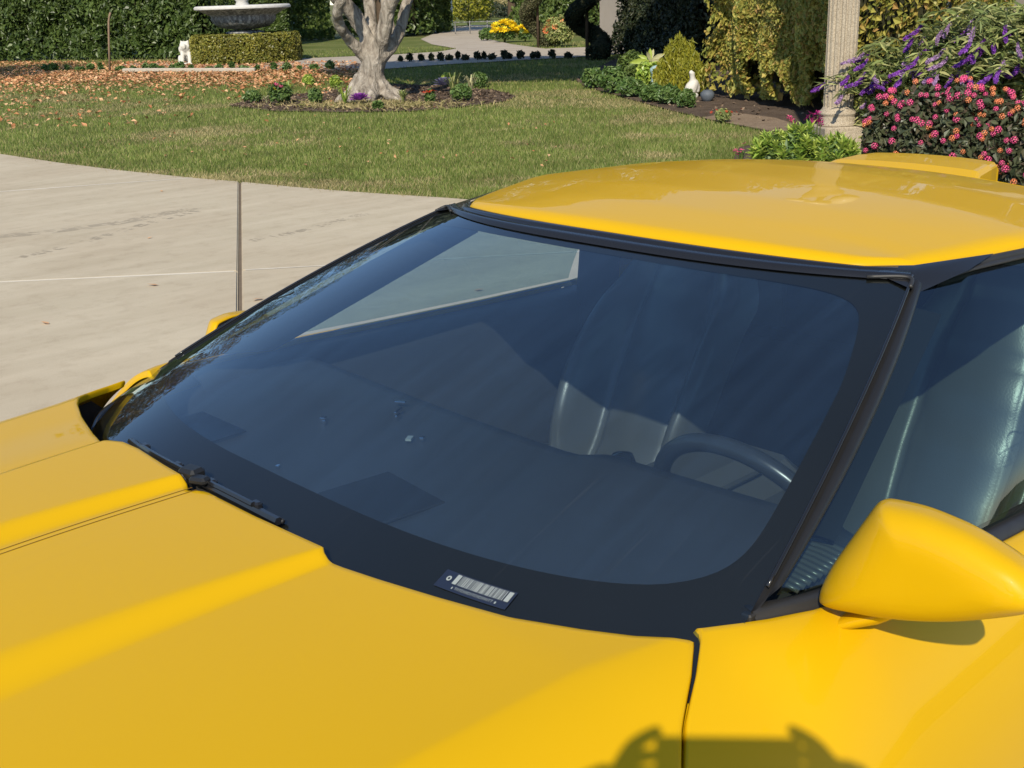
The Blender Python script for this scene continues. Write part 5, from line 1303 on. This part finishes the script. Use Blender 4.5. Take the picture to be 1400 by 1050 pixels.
# --- rear of the roof, hatch, tail (mostly out of sight)
hu = np.linspace(-1, 1, 31)
hb0 = roof_pt(hu, np.ones(31)); hb0[:, 0] -= .008
halo = [hb0-np.array([0, 0, .016]), hb0-np.array([0, 0, .001])]
for dx, dz, k in ((.08, .018, 1.0), (.20, .066, 1.02), (.33, .135, 1.03)):
    q = hb0.copy(); q[:, 0] -= dx; q[:, 2] -= dz; q[:, 1] *= k; halo.append(q)
gridobj('rear_roof_hoop', np.stack(halo, 1), M['paint'], car, True, flip=False)
hp = []
for dx, z, k in ((.335, None, 1.03), (.6, .955, 1.04), (.9, .90, 1.06), (1.12, .87, 1.08)):
    q = hb0.copy(); q[:, 0] -= dx; q[:, 1] *= k
    q[:, 2] = (hb0[:, 2]-.137) if z is None else z-.04*np.abs(hu)**2.5
    hp.append(q)
gridobj('hatch_glass', np.stack(hp, 1), M['sideglass'], car, True)
for sgn in (1, -1):
    rows = []
    for x in np.concatenate([[-1.94], np.linspace(-1.945, -3.38, 50)]):
        yb = float(ybf(x)); zt = float(zbase(x)); inner = np.interp(x, [-3.4, -2.4, -1.94], [.60, .60, .60]); tail = sstep(-3.2, -3.42, x)
        row = [(x, sgn*(inner), np.interp(x, [-3.4, -3.1, -2.35, -1.94], [.86, .88, 1.03, 1.09])), (x, sgn*(yb-.06), zt+.01), (x, sgn*yb, zt)]
        for th in np.linspace(.1, math.pi/2, 14):
            y = yb+(YM-yb)*math.sin(th); row.append((x, sgn*(y-.06*tail), float(bodyz(x, y))))
        zz = row[-1][2]; zl = float(archz(np.array([x]), xs=(-2.443,), R_=.37)[0])
        for k in range(1, 7): row.append((x, sgn*(YM-.06*tail-.04*(k/6)**2), zz+(min(zl, zz-.01)-zz)*k/6))
        rows.append(row)
    gridobj('rear_quarter', np.array(rows), M['paint'], car, True, flip=(sgn < 0))
mb = MB(); mb.box((-3.40, 0, .55), (.09, 1.70, .66), 0, .05); mb.build('rear_bumper', M['paint'], car)
mb = MB(); mb.box((-3.24, 0, .868), (.30, 1.24, .03), 0, .01); mb.build('rear_deck', M['paint'], car)
for y in (-.62, -.38, .38, .62):
    V, F = lathevf([(.001, .012), (.06, .012), (.075, 0), (.075, -.02)], 20)
    o = obj('tail_lamp', V, F, M['redlens'], car, False); o.rotation_euler = (0, -math.pi/2, 0); o.location = (-3.449, y, .66)
# high brake-lamp pod on the rear roof hoop
pod = []
for x, z, hw, dz in ((-2.185, 1.092, .200, 0), (-2.187, 1.108, .199, 0), (-2.22, 1.1175, .188, 0), (-2.30, 1.121, .175, 0), (-2.352, 1.1205, .163, 0), (-2.36, 1.112, .163, 0), (-2.36, 1.06, .163, 0)):
    r = []
    for u in np.concatenate([[-1, -1, -.985, -.95, -.9], np.linspace(-.8, .8, 17), [.9, .95, .985, 1, 1]]):
        r.append((x, u*hw, z-.006*abs(u)**2-.010*max(0, (abs(u)-.93)/.07)**2))
    r[0] = (x, -hw, z-.07); r[-1] = (x, hw, z-.07)
    pod.append(r)
P = np.array(pod); P[:, :, 2] += .005; P[:, :, 1] -= .006
gridobj('brake_lamp_pod', P, M['paint'], car, False)
mb = MB(); mb.box((-2.25, -.010, 1.058), (.15, .372, .05), 0, .008); mb.build('pod_gasket', M['rubber'], car)

# --- wheels
def wheel(x, y, sgn):
    w = bpy.data.objects.new('wheel', None); link(w, car); w.location = (x, y, .32); w.rotation_euler = (sgn*-math.pi/2, 0, 0)
    V, F = lathevf([(.20, .12), (.215, .125), (.29, .12), (.318, .09), (.32, .0), (.318, -.09), (.29, -.12), (.2, -.12)], 40)
    obj('tyre', V, F, M['tyre'], w, True)
    mb = MB(); V, F = lathevf([(.20, -.1), (.205, .115), (.195, .12), (.19, .06), (.06, .07), (.05, .095), (.001, .095)], 40); mb.add(V, F)
    for k in range(9):
        a = 2*math.pi*k/9; mb.box((.125*math.cos(a), .125*math.sin(a), .085), (.15, .022, .02), a)
    mb.build('rim', M['alloy'], w)
for x in (0, -2.443):
    wheel(x, .755, 1); wheel(x, -.755, -1)
mb = MB(); mb.box((-1.2, 0, .19), (4.2, 1.56, .06)); mb.build('underbody', M['rubber'], car)

# --- door mirrors
def mirror(sgn):
    yo = [(0.7265, 0.8531), (0.7295, 0.8683), (0.7428, 0.9007), (0.7634, 0.9393), (0.7817, 0.9732), (0.7911, 0.989), (0.7993, 0.9949), (0.8161, 0.9974), (0.8409, 0.999), (0.8653, 0.9974), (0.897, 0.9927), (0.9319, 0.9824), (0.9548, 0.9727), (0.9728, 0.9583), (0.9797, 0.9473), (0.9767, 0.9358), (0.96, 0.9237), (0.9209, 0.9029), (0.8831, 0.8856), (0.8429, 0.8709), (0.8004, 0.8589), (0.769, 0.8524), (0.7412, 0.8474), (0.7287, 0.8483)]
    O = spline(yo+[yo[0]], 90)[:-1]
    O = np.stack([O[:, 0], O[:, 1]], -1) if O.shape[1] == 2 else O
    c = O.mean(0); xb = -.745; dep = .044
    rings = []
    for r in [.0005, .15, .3, .45, .6, .72, .82, .9, .95, .98, 1.0]:
        q = c+(O-c)*r; x = xb+dep*(1-r**4.5)**.55
        rings.append(np.stack([np.full(len(q), x), sgn*(q[:, 0]+(x-xb)*.40), q[:, 1]+(x-xb)*.18], -1))
    for dx, k in ((-.008, .995), (-.014, .96), (-.010, .92)):
        q = c+(O-c)*k; rings.append(np.stack([np.full(len(q), xb+dx), sgn*q[:, 0], q[:, 1]], -1))
    shell = gridobj('mirror_housing', np.array(rings), M['paint'], car, True, cv=True, flip=(sgn > 0))
    q = c+(O-c)*.925
    obj('mirror_glass', np.stack([np.full(len(q), xb-.010), sgn*q[:, 0], q[:, 1]], -1), [tuple(range(len(q)))], M['chrome'], shell)
    mb = MB(); rings = []
    for t, yy, zz, rx, rz in ((0, .755, .828, .044, .012), (.3, .775, .840, .042, .014), (.6, .80, .855, .040, .015), (1, .84, .885, .036, .012)):
        a = np.linspace(0, 2*math.pi, 20, endpoint=False)
        rings.append(np.stack([-.775+rx*np.cos(a)*(1.0), sgn*(yy+.0*a), zz+rz*np.sin(a)], -1))
    mb.grid(np.array(rings), False, True); mb.build('mirror_stalk', M['paint'], car, True)
mirror(1)
pre = set(bpy.data.objects); mirror(-1)
# the far mirror is folded back against its window
Rm = Matrix.Translation((-.935, -.868, .818)) @ Matrix.Rotation(math.radians(-76), 4, 'Z') @ Matrix.Translation((.75, .858, -.938))
for o_ in set(bpy.data.objects)-pre:
    if o_.parent is car and o_.name.startswith('mirror_housing'): o_.data.transform(Rm)
    elif o_.parent is car: bpy.data.objects.remove(o_)
    else: o_.data.transform(Rm)

# --- wipers lying along the foot of the windscreen
def wiper(u0, u1, v0, v1, uarm, yarm, hl=1.0):
    w = bpy.data.objects.new('wiper', None); link(w, car)
    u = np.linspace(u0, u1, 24); v = np.linspace(v0, v1, 24)+.006*np.sin(np.linspace(0, math.pi, 24))
    mb = MB(); mb.tube(GL(u, v, .006), .0035, 6); mb.build('wiper_rubber', M['rubber'], w, True)
    mb = MB()
    P = GL(u, v, .017*hl); P[:, 0] += .004
    mb.tube(P[3:-3], .0042, 6)
    for i in (3, 9, 14, 20):
        c = GL(u[i], v[i], .013*hl); mb.box(c, (.012, .018, .014), 0, .003)
    q_ = GL(u, v, .009*hl); q_[:, 0] += .006; mb.tube(q_, .006, 6)
    mb.build('wiper_frame', M['blackgloss'], w)
    um = uarm; vm = v0+(v1-v0)*(uarm-u0)/(u1-u0)
    c = GL(um, vm, .026*hl)
    mb = MB(); mb.box(c, (.028, .036, .018), .2, .005); mb.box(c+np.array([.004, .030, -.002]), (.02, .03, .012), .4, .004)
    P = spline([c, c+np.array([.012, -.004, -.006]), (-.405, yarm-.01, .830), (-.38, yarm, .79)], 12); mb.tube(P, np.linspace(.007, .010, 12), 8)
    mb.build('wiper_arm', M['darkmetal'], w)
    # flat black backing strip below the blade
    mb = MB(); P0 = GL(u, v-.012, .003); P1 = GL(u, v-.040, .002); mb.grid(np.stack([P0, P1], 1)); mb.build('wiper_backing', M['rubber'], w)
wiper(-.545, .12, .073, .092, -.195, -.105)
wiper(.28, .78, .062, .020, .62, .42, .25)

# --- identification plate seen at the foot of the glass
vp = bpy.data.objects.new('identification_plate', None); link(vp, car)
pc = GL(.60, .105, .0015)
eu = GL(.668, .0995, .0015)-GL(.527, .108, .0015); Lp = np.linalg.norm(eu); eu /= Lp
ev = GL(.60, .115)-GL(.60, .100); ev -= eu*(ev@eu); ev /= np.linalg.norm(ev); en = np.cross(eu, ev)
def plate(s0, s1, t0, t1, h): return [pc+eu*a+ev*b+en*h for a, b in ((s0, t0), (s1, t0), (s1, t1), (s0, t1))]
hw_, hh_ = Lp/2, .0125
def follow(s, t, h):
    """point on the curved glass near the plate"""
    u = .5975+.0705*s/hw_; v = .1037-.0043*s/hw_+t*1.25; return GL(u, v, h)
def patch(name, s0, s1, t0, t1, h, mat, n=8, par=vp):
    S = np.linspace(s0, s1, n); P = np.stack([follow(S, np.full(n, t0), h), follow(S, np.full(n, t1), h)], 1)
    return gridobj(name, P, mat, par, False)
patch('plate_back', -hw_*1.02, hw_*1.04, -.0125, .0125, .0012, M['labelblue'], 14)
patch('plate_end', -hw_*.62, -hw_*.50, -.003, .0105, .0020, M['labelwhite'], 3); patch('plate_end', hw_*.86, hw_*.98, -.003, .0105, .0020, M['labelwhite'], 3)
mb = MB(); s = -hw_*.46
while s < hw_*.82:
    w_ = RNG.choice([.0006, .0011, .0017])
    P = np.stack([follow(np.array([s, s+w_]), np.full(2, -.003), .0020), follow(np.array([s, s+w_]), np.full(2, .0105), .0020)], 1); mb.grid(P)
    s += w_+RNG.choice([.0006, .0010, .0014])
o = mb.build('plate_bar', M['labelwhite'], vp); o['kind'] = 'stuff'
V = []; F = []
for k in range(16):
    a = 2*math.pi*k/16
    V += [follow(-hw_*.78+.0035*math.cos(a), .002+.0035*math.sin(a), .002), follow(-hw_*.78+.0015*math.cos(a), .002+.0015*math.sin(a), .002)]
for k in range(16): F.append((2*k, 2*k+1, (2*k+3) % 32, (2*k+2) % 32))
obj('plate_rivet', V, F, M['labelwhite'], vp)
mb = MB(); s = -hw_*.44
mb.grid(np.stack([follow(np.array([-hw_*.53, -hw_*.50]), np.full(2, -.0095), .002), follow(np.array([-hw_*.53, -hw_*.50]), np.full(2, -.0065), .002)], 1))
mb.grid(np.stack([follow(np.array([hw_*.70, hw_*.74]), np.full(2, -.0095), .002), follow(np.array([hw_*.70, hw_*.74]), np.full(2, -.0065), .002)], 1))
for k in range(17):   # tiny illegible serial strokes
    s0 = -hw_*.44+k*hw_*1.10/17
    for (a0, a1, b0, b1) in random.choice([((0, .0005, -.0092, -.0058), (.0017, .0022, -.0092, -.0058)), ((0, .0022, -.0063, -.0058), (.0009, .0014, -.0092, -.0058)), ((0, .0022, -.0092, -.0087), (0, .0022, -.0063, -.0058), (0, .0005, -.0092, -.0058))]):
        mb.grid(np.stack([follow(np.array([s0+a0, s0+a1]), np.full(2, b0), .002), follow(np.array([s0+a0, s0+a1]), np.full(2, b1), .002)], 1))
o = mb.build('plate_lettering', M['labelwhite'], vp); o['kind'] = 'stuff'

# --- etched roundel on the driver's window
def sgpt(x, z, out=.0015):
    a = np.clip((x+.705)/(-1.195), 0, 1); 
    for _ in range(12):
        b = np.clip((z-.868)/(1.09-.868), 0, 1); p = sg_bottom(a, 1)*(1-b)+sg_top(a, 1)*b+np.array([0, .020, .006])*4*b*(1-b)
        a = np.clip(a+(p[0]-x)/1.1, 0, 1)
    return p+np.array([0, out, out*.5])
ex, ez, er = -1.530, .955, .033
mb = MB(); P = []
for k in range(49):
    a = 2*math.pi*k/48; P.append([sgpt(ex+r*math.cos(a), ez+r*math.sin(a)) for r in (er, er-.0022)])
mb.grid(np.array(P))
tl = math.radians(1.0)
def band(s, t): return sgpt(ex+s*math.cos(tl)-t*math.sin(tl), ez+.007+s*math.sin(tl)+t*math.cos(tl), .002)
for t0 in (-.0085, .0085):
    mb.grid(np.array([[band(s, t0-.0008), band(s, t0+.0008)] for s in np.linspace(-.055, .055, 24)]))
for s0 in (-.055, .055): mb.grid(np.array([[band(s0-.0007, t), band(s0+.0007, t)] for t in np.linspace(-.0085, .0085, 3)]))
mb.build('etched_roundel', M['etch'], SIDEW)
mb = MB()   # row of open letter shapes, the first three read O O O / J from outside
for k in range(11):
    s0 = .0475-k*.0095
    ring_ = [(math.cos(a)*.0032, math.sin(a)*.0058) for a in np.linspace(0, 2*math.pi, 13)]
    if k < 3 or k in (6, 9): mb.grid(np.array([[band(s0+p*1.0, q), band(s0+p*.6, q*.72)] for p, q in ring_]))
    else:
        for (a, b, c_, d) in (((-.003, -.0018, -.006, .006), (-.003, .003, .0042, .006), (-.003, .003, -.006, -.0042)) if k % 2 else ((-.003, -.0018, -.006, .006), (.0018, .003, -.006, .006))):
            mb.grid(np.array([[band(s0+a, c_), band(s0+a, d)], [band(s0+b, c_), band(s0+b, d)]]))
mb.build('etched_lettering', M['etch'], SIDEW)

# --- cabin
du = np.linspace(-.96, .96, 49)
def dash_top(u):
    p0 = GL(u, np.full_like(u, .015)); p0[:, 0] -= .012; p0[:, 2] -= .022
    yy = np.clip(.735*u, -.70, .70)
    hump = .020*sstep(.10, .20, yy)*sstep(.66, .56, yy)
    rows = [p0]
    xe = -1.005+.02*np.cos(yy*3.0)
    for t, z in ((.25, .800), (.5, .806), (.75, .806), (.93, .802), (1.0, .792)):
        x = p0[:, 0]*(1-t)+xe*t; rows.append(np.stack([x, p0[:, 1]*(1-t)+yy*t, z+hump*t**2], -1))
    e = rows[-1]
    for dx, dz in ((-.012, -.02), (-.012, -.05), (.03, -.09), (.05, -.22), (.06, -.42)):
        q = e.copy(); q[:, 0] += dx; q[:, 2] += dz; rows.append(q)
    return np.stack(rows, 1)
dash = gridobj('dashboard', dash_top(du), M['dash'], car, True, flip=True)
mb = MB()
for k in range(26):
    y = -.52+k*.006; mb.box((-.60+.0*k, y*1.0, .809), (.10, .0022, .003))
for k in range(12):
    mb.box((-.50, -.36+k*.055, .801), (.020, .040, .003), 0, .001)
mb.build('defrost_grille', M['blackgloss'], dash)
mb = MB(); dq = gp(520, 682, .806); mb.box(dq, (.13, .16, .006), -.1, .002); mb.build('dash_dark_reflection', M['carpet'], dash)  # dark slab added in place of a dark reflection above the dash
mb = MB()
for k in range(5): mb.box((-1.009, -.50+.07*k, .745), (.006, .055, .032), 0, .002)
mb.build('air_vent', M['blackgloss'], dash)
mb = MB()
for c_, s_ in (((-.772, -.308, .812), (.012, .010, .010)), ((-.765, -.295, .812), (.006, .006, .008)), ((-.918, -.271, .815), (.008, .022, .004)), ((-.885, -.235, .815), (.030, .005, .006)), ((-.868, -.215, .815), (.018, .005, .006)), ((-.83, -.100, .812), (.010, .008, .006)), ((-.60, -.19, .806), (.007, .006, .006))): mb.box(c_, s_, .5, .001)
o_ = mb.build('dash_glint', M['chrome'], dash); o_['kind'] = 'stuff'  # tiny chrome bits added to stand in for glints on the dash
mb = MB(); mb.box((-.812, -.112, .814), (.016, .010, .004), .6); mb.build('dash_tag', M['labelwhite'], dash)
# steering wheel
sw = bpy.data.objects.new('steering_wheel', None); link(sw, car); sw.location = (-1.165, .338, .668); sw.rotation_euler = (0, math.radians(-66), 0)
a = np.linspace(0, 2*math.pi, 64, endpoint=False)
ringc = np.stack([.182*np.cos(a), .182*np.sin(a), 0*a], -1)
tb = np.linspace(0, 2*math.pi, 12, endpoint=False)
P = np.array([[((.182+.0155*math.cos(t))*math.cos(x), (.182+.0155*math.cos(t))*math.sin(x), .0155*math.sin(t)) for t in tb] for x in a])
gridobj('wheel_rim', P, M['wheelrim'], sw, True, cu=True, cv=True)
mb = MB(); mb.box((0, 0, -.01), (.11, .15, .04), 0, .02)
mb.box((0, .11, -.012), (.035, .11, .014), 0, .006); mb.box((0, -.11, -.012), (.035, .11, .014), 0, .006); mb.box((-.10, 0, -.012), (.12, .05, .014), 0, .006)
mb.build('wheel_hub', M['dash'], sw)
mb = MB()
for k in range(5):
    for j in range(3): mb.box((-.01+.009*j, .080+.011*k, -.003), (.0045, .007, .004))
mb.build('wheel_button', M['labelwhite'], sw)
mb = MB(); mb.tube([(-1.16, .338, .66), (-.98, .338, .74)], [.03, .045], 12); mb.build('steering_column', M['dash'], car)
mb = MB(); mb.tube([(-1.08, .42, .70), (-1.09, .52, .72)], [.007, .006], 8); mb.box((-1.10, .56, .735), (.012, .05, .03), .2, .004); mb.build('indicator_stalk', M['blackgloss'], car)

def seat(y0):
    s = bpy.data.objects.new('seat', None); link(s, car); s.location = (-1.65, y0, .29)
    def pad(secs):
        rows = []
        for (cx, cz, nx, nz, hw, bol, th) in secs:
            r = []
            for t in np.linspace(-1, 1, 33):
                d = bol*sstep(.50, .82, abs(t))-th*sstep(.90, 1.0, abs(t))**1.0*1.0-.008*math.exp(-((abs(t)-.50)/.03)**2)+.024*max(0, 1-(t/.5)**2)-.007*math.exp(-((cz*9) % 1-.5)**2/.008)*(abs(t) < .48)
                r.append((cx+nx*d, t*hw, cz+nz*d))
            rows.append(r)
        return np.array(rows)
    n = 26
    c = spline([(.50, .05, .0, .20), (.52, .10, .03, .235), (.46, .135, .05, .25), (.25, .13, .06, .255), (.02, .085, .06, .25), (-.06, .05, .05, .24)], n)
    gridobj('seat_cushion', pad([(x, z, 0, 1, w, b, .12) for x, z, b, w in c]), M['leather'], s, True, flip=False)
    c = spline([(-.02, .07, .05, .22), (-.08, .17, .105, .21), (-.15, .31, .105, .22), (-.22, .45, .07, .21), (-.265, .53, .03, .195), (-.295, .60, .02, .16), (-.32, .66, .01, .135), (-.35, .672, .0, .11), (-.39, .63, .0, .12)], n+10)
    nx, nz = math.cos(.44), math.sin(.44)
    gridobj('seat_back', pad([(x, z, nx, nz, w, b, .09) for x, z, b, w in c]), M['leather'], s, True, flip=False)
    mb = MB(); mb.box((-.42, 0, .35), (.12, .40, .62), 0, .05); mb.box((.22, 0, .0), (.60, .40, .12), 0, .04); mb.build('seat_shell', M['dash'], s)
    for yy in (-.118, .118):
        P = [(.43, yy, .131), (.25, yy, .127), (.05, yy, .085)]
        tube('seam_piping', spline(P, 10), .004, M['dash'], s, 6)
seat(.375); seat(-.415)
mb = MB(); mb.box((-1.35, 0, .42), (.78, .20, .28), 0, .04); mb.box((-1.42, 0, .58), (.34, .17, .06), 0, .025); mb.build('centre_console', M['leather'], car)
tube('shift_lever', [(-1.18, .02, .55), (-1.20, .02, .66)], [.012, .014], M['blackgloss'], car, 10)
mb = MB(); V, F = lathevf([(.001, -.028), (.02, -.022), (.028, 0), (.02, .022), (.001, .028)], 14); mb.add(V+np.array([-1.205, .02, .68]), F); mb.build('shift_knob', M['blackgloss'], car, True)
mb = MB(); mb.box((-1.3, 0, .235), (2.1, 1.5, .03)); mb.box((-.52, 0, .50), (.03, 1.36, .58)); mb.box((-2.02, 0, .48), (.05, 1.45, .50), 0, .02); mb.box((-2.6, 0, .70), (1.1, 1.15, .04)); mb.build('cabin_tub', M['carpet'], car)
for sgn in (1, -1):
    xs_ = np.linspace(-.72, -1.93, 24); yb_ = ybf(xs_)
    zc_ = zbase(xs_); P = np.stack([np.stack([xs_, sgn*(yb_-.030), zc_-.008], -1), np.stack([xs_, sgn*(yb_-.045), zc_-.010], -1), np.stack([xs_, sgn*(yb_-.075), zc_-.022], -1),
                  np.stack([xs_, sgn*(yb_-.095), zc_-.055], -1), np.stack([xs_, sgn*(yb_-.09), np.full(24, .62)], -1), np.stack([xs_, sgn*(yb_-.13), np.full(24, .60)], -1), np.stack([xs_, sgn*(yb_-.13), np.full(24, .25)], -1)], 1)
    dp = gridobj('door_card', P, M['dash'], car, True, flip=(sgn < 0))
    mb = MB()
    for k in range(11 if sgn > 0 else 0):
        xk = -.785-.0125*k; mb.tube(spline([(xk+.006, sgn*.575, .818), (xk, sgn*.625, .829), (xk-.004, sgn*.672, .822)], 7), .0042, 6)
    if sgn > 0: o_ = mb.build('speaker_rib', M['leather'], dp, True); o_['kind'] = 'stuff'
# inside lining of roof, hoop behind the seats
Hl = roof_pt(*np.meshgrid(np.linspace(-.97, .97, 15), np.linspace(.02, .98, 12), indexing='ij')); Hl[:, :, 2] -= .030
gridobj('headliner', Hl, M['headliner'], car, True)
mb = MB()
for sgn in (1, -1):
    mb.tube([(-1.93, sgn*.72, .62), (-1.93, sgn*.70, .86), (-1.95, sgn*.575, 1.04)], [.06, .055, .028], 10)
mb.tube(spline([(-1.96, -.56, 1.045), (-1.97, -.3, 1.078), (-1.97, 0, 1.09), (-1.97, .3, 1.078), (-1.96, .56, 1.045)], 14), .026, 10)
mb.build('roll_hoop_trim', M['headliner'], car, True)
# sun visors and rear-view mirror
for y in (-.26, .26):
    mb = MB(); mb.box((-1.36, y, 1.088), (.12, .30, .012), 0, .005); mb.build('sun_visor', M['headliner'], car)
# ------------------------------------------------------------------ the photographer (only the shadow of phone and hands falls into view)
def person():
    F2 = np.array([FH[0], FH[1], 0]); R2 = np.array([RH[0], RH[1], 0]); Z = CL
    base = CAM_C-F2*.47; base = np.array([base[0], base[1], 0])
    t = thing('person', 'standing person in dark jacket and jeans holding up a phone in both hands', 'person', base)
    def L(r, f, z): return R2*r+F2*f+Z*z
    grip = {1: CAM_C-base+R2*.108-F2*.014-Z*.004, -1: CAM_C-base-R2*.064-F2*.014-Z*.002}
    V = []; E = []; R = []
    def v(p, r): V.append(tuple(map(float, p))); R.append(r); return len(V)-1
    def chain(i, pts):
        for p, r in pts:
            j = v(p, r); E.append((i, j)); i = j
        return i
    pel = v(L(0, 0, .90), .145)
    ch = chain(pel, [(L(0, .01, 1.05), .135), (L(0, .0, 1.22), .15), (L(0, -.01, 1.33), .13)])
    nk = chain(ch, [(L(0, .0, 1.42), .058), (L(0, .02, 1.49), .055)])
    chain(nk, [(L(0, .035, 1.545), .085), (L(0, .03, 1.62), .088), (L(0, .02, 1.67), .06)])
    for s in (1, -1):
        k = chain(ch, [(L(s*.14, -.01, 1.345), .07), (L(s*.20, .03, 1.28), .055), (L(s*.27, .17, 1.16), .045)])
        g = grip[s]
        chain(k, [(.5*(np.array(L(s*.27, .17, 1.16))+g+R2*s*.03-Z*.05), .038), (g+R2*s*.04-F2*.05-Z*.055, .026), (g+R2*s*.022-F2*.02-Z*.02, .024)])
        chain(pel, [(L(s*.095, .01, .82), .095), (L(s*.105, .03, .50), .062), (L(s*.11, .0, .28), .052), (L(s*.11, -.01, .09), .038), (L(s*.115, .04, .045), .04), (L(s*.12, .15, .035), .03)])
    me = bpy.data.meshes.new('body'); me.from_pydata(V, E, [])
    o = bpy.data.objects.new('body', me); link(o, t)
    sk = o.modifiers.new('skin', 'SKIN'); sk.use_smooth_shade = True
    sv = me.skin_vertices[0].data
    for i, r in enumerate(R): sv[i].radius = (r, r)
    sv[0].use_root = True
    o.modifiers.new('sub', 'SUBSURF').levels = 2; o.modifiers['sub'].render_levels = 2
    # one body: cloth and skin by height
    m_, nt, out = nmat('person_skin_and_clothes'); b = N(nt, 'ShaderNodeBsdfPrincipled'); b.inputs['Roughness'].default_value = .8
    sp_ = N(nt, 'ShaderNodeSeparateXYZ'); nt.links.new(coords(nt), sp_.inputs[0])
    mr = N(nt, 'ShaderNodeMapRange'); mr.inputs['From Max'].default_value = 2.0; nt.links.new(sp_.outputs[2], mr.inputs[0])
    r = ramp(nt, [(0, (.03, .025, .02)), (.04, (.06, .08, .14)), (.47, (.03, .035, .05)), (.725, (.55, .33, .23))], 'CONSTANT'); nt.links.new(mr.outputs[0], r.inputs[0]); nt.links.new(r.outputs[0], b.inputs[0]); nt.links.new(b.outputs[0], out.inputs[0])
    me.materials.append(m_)
    # fingers
    for s in (1, -1):
        g = grip[s]; hand = bpy.data.objects.new('hand', None); link(hand, t)
        for i, (dz, ln) in enumerate(((.036, .060), (.019, .068), (.001, .064), (-.018, .052))):
            P = [g+R2*s*.030-F2*.012+Z*(dz-.008), g+R2*s*.014+F2*.012+Z*dz*1.1, g+R2*s*.002+F2*.026+Z*(dz*1.15+.004), g-R2*s*.018+F2*.022+Z*(dz*1.15+.012+.01*(i == 0))]
            tube('finger', spline(P, 9), [.0095, .0095, .009, .009, .0085, .008, .0075, .007, .005], M['skin'], hand, 8)
        P = [g+R2*s*.030-F2*.020-Z*.02, g+R2*s*.012-F2*.026+Z*.012, g-R2*s*.012-F2*.022+Z*.026]; tube('thumb', spline(P, 8), [.012, .012, .011, .0105, .010, .009, .0085, .006], M['skin'], hand, 8)
        P = [g+R2*s*.040-F2*.045-Z*.085, g+R2*s*.032-F2*.018-Z*.012, g+R2*s*.020-F2*.004+Z*.030]; tube('palm', spline(P, 7), [.030, .040, .048, .052, .050, .042, .026], M['skin'], hand, 10)
    # head details
    hd = L(0, .035, 1.575)
    for s in (1, -1):
        Vv, Ff = lathevf([(.001, -.012), (.009, -.008), (.012, 0), (.009, .008), (.001, .012)], 10); obj('eye', Vv+hd+R2*s*.032+F2*.078+Z*.012, Ff, M['labelwhite'], t, True)
        tube('ear', [hd+R2*s*.088+Z*.03, hd+R2*s*.096-F2*.012+Z*.01, hd+R2*s*.088-Z*.025], [.010, .016, .008], M['skin'], t, 8)
    tube('nose', [hd+F2*.082+Z*.015, hd+F2*.102-Z*.015, hd+F2*.088-Z*.025], [.009, .014, .010], M['skin'], t, 8)
    tube('mouth', [hd+F2*.080-R2*.024-Z*.05, hd+F2*.088-Z*.052, hd+F2*.080+R2*.024-Z*.05], [.004, .007, .004], M['red'], t, 6)
    Vv, _n = ellipsoid_pts(900, (.098, .098, .105), -.2, .93); kk = (Vv@F2 < .055); leaves('hair', Vv[kk]+hd+Z*.055-F2*.01, _n[kk], .05, .012, M['spiraldark'], t, jit=.3)
    return t
person()
ph = thing('phone', 'black phone held level in both hands', 'phone', CAM_C-FWD*.016)
bx = MB(); bx.box((0, 0, 0), (.150, .075, .008), 0, .003); o = bx.build('case', M['phone'], ph)
mm = Matrix.Identity(4)
for i in range(3): mm[i][0] = RGT[i]; mm[i][1] = UPV[i]; mm[i][2] = -FWD[i]
ph.rotation_euler = mm.to_euler()
ph.location = [float(x) for x in (CAM_C-FWD*.020+RGT*.022+UPV*.018)]
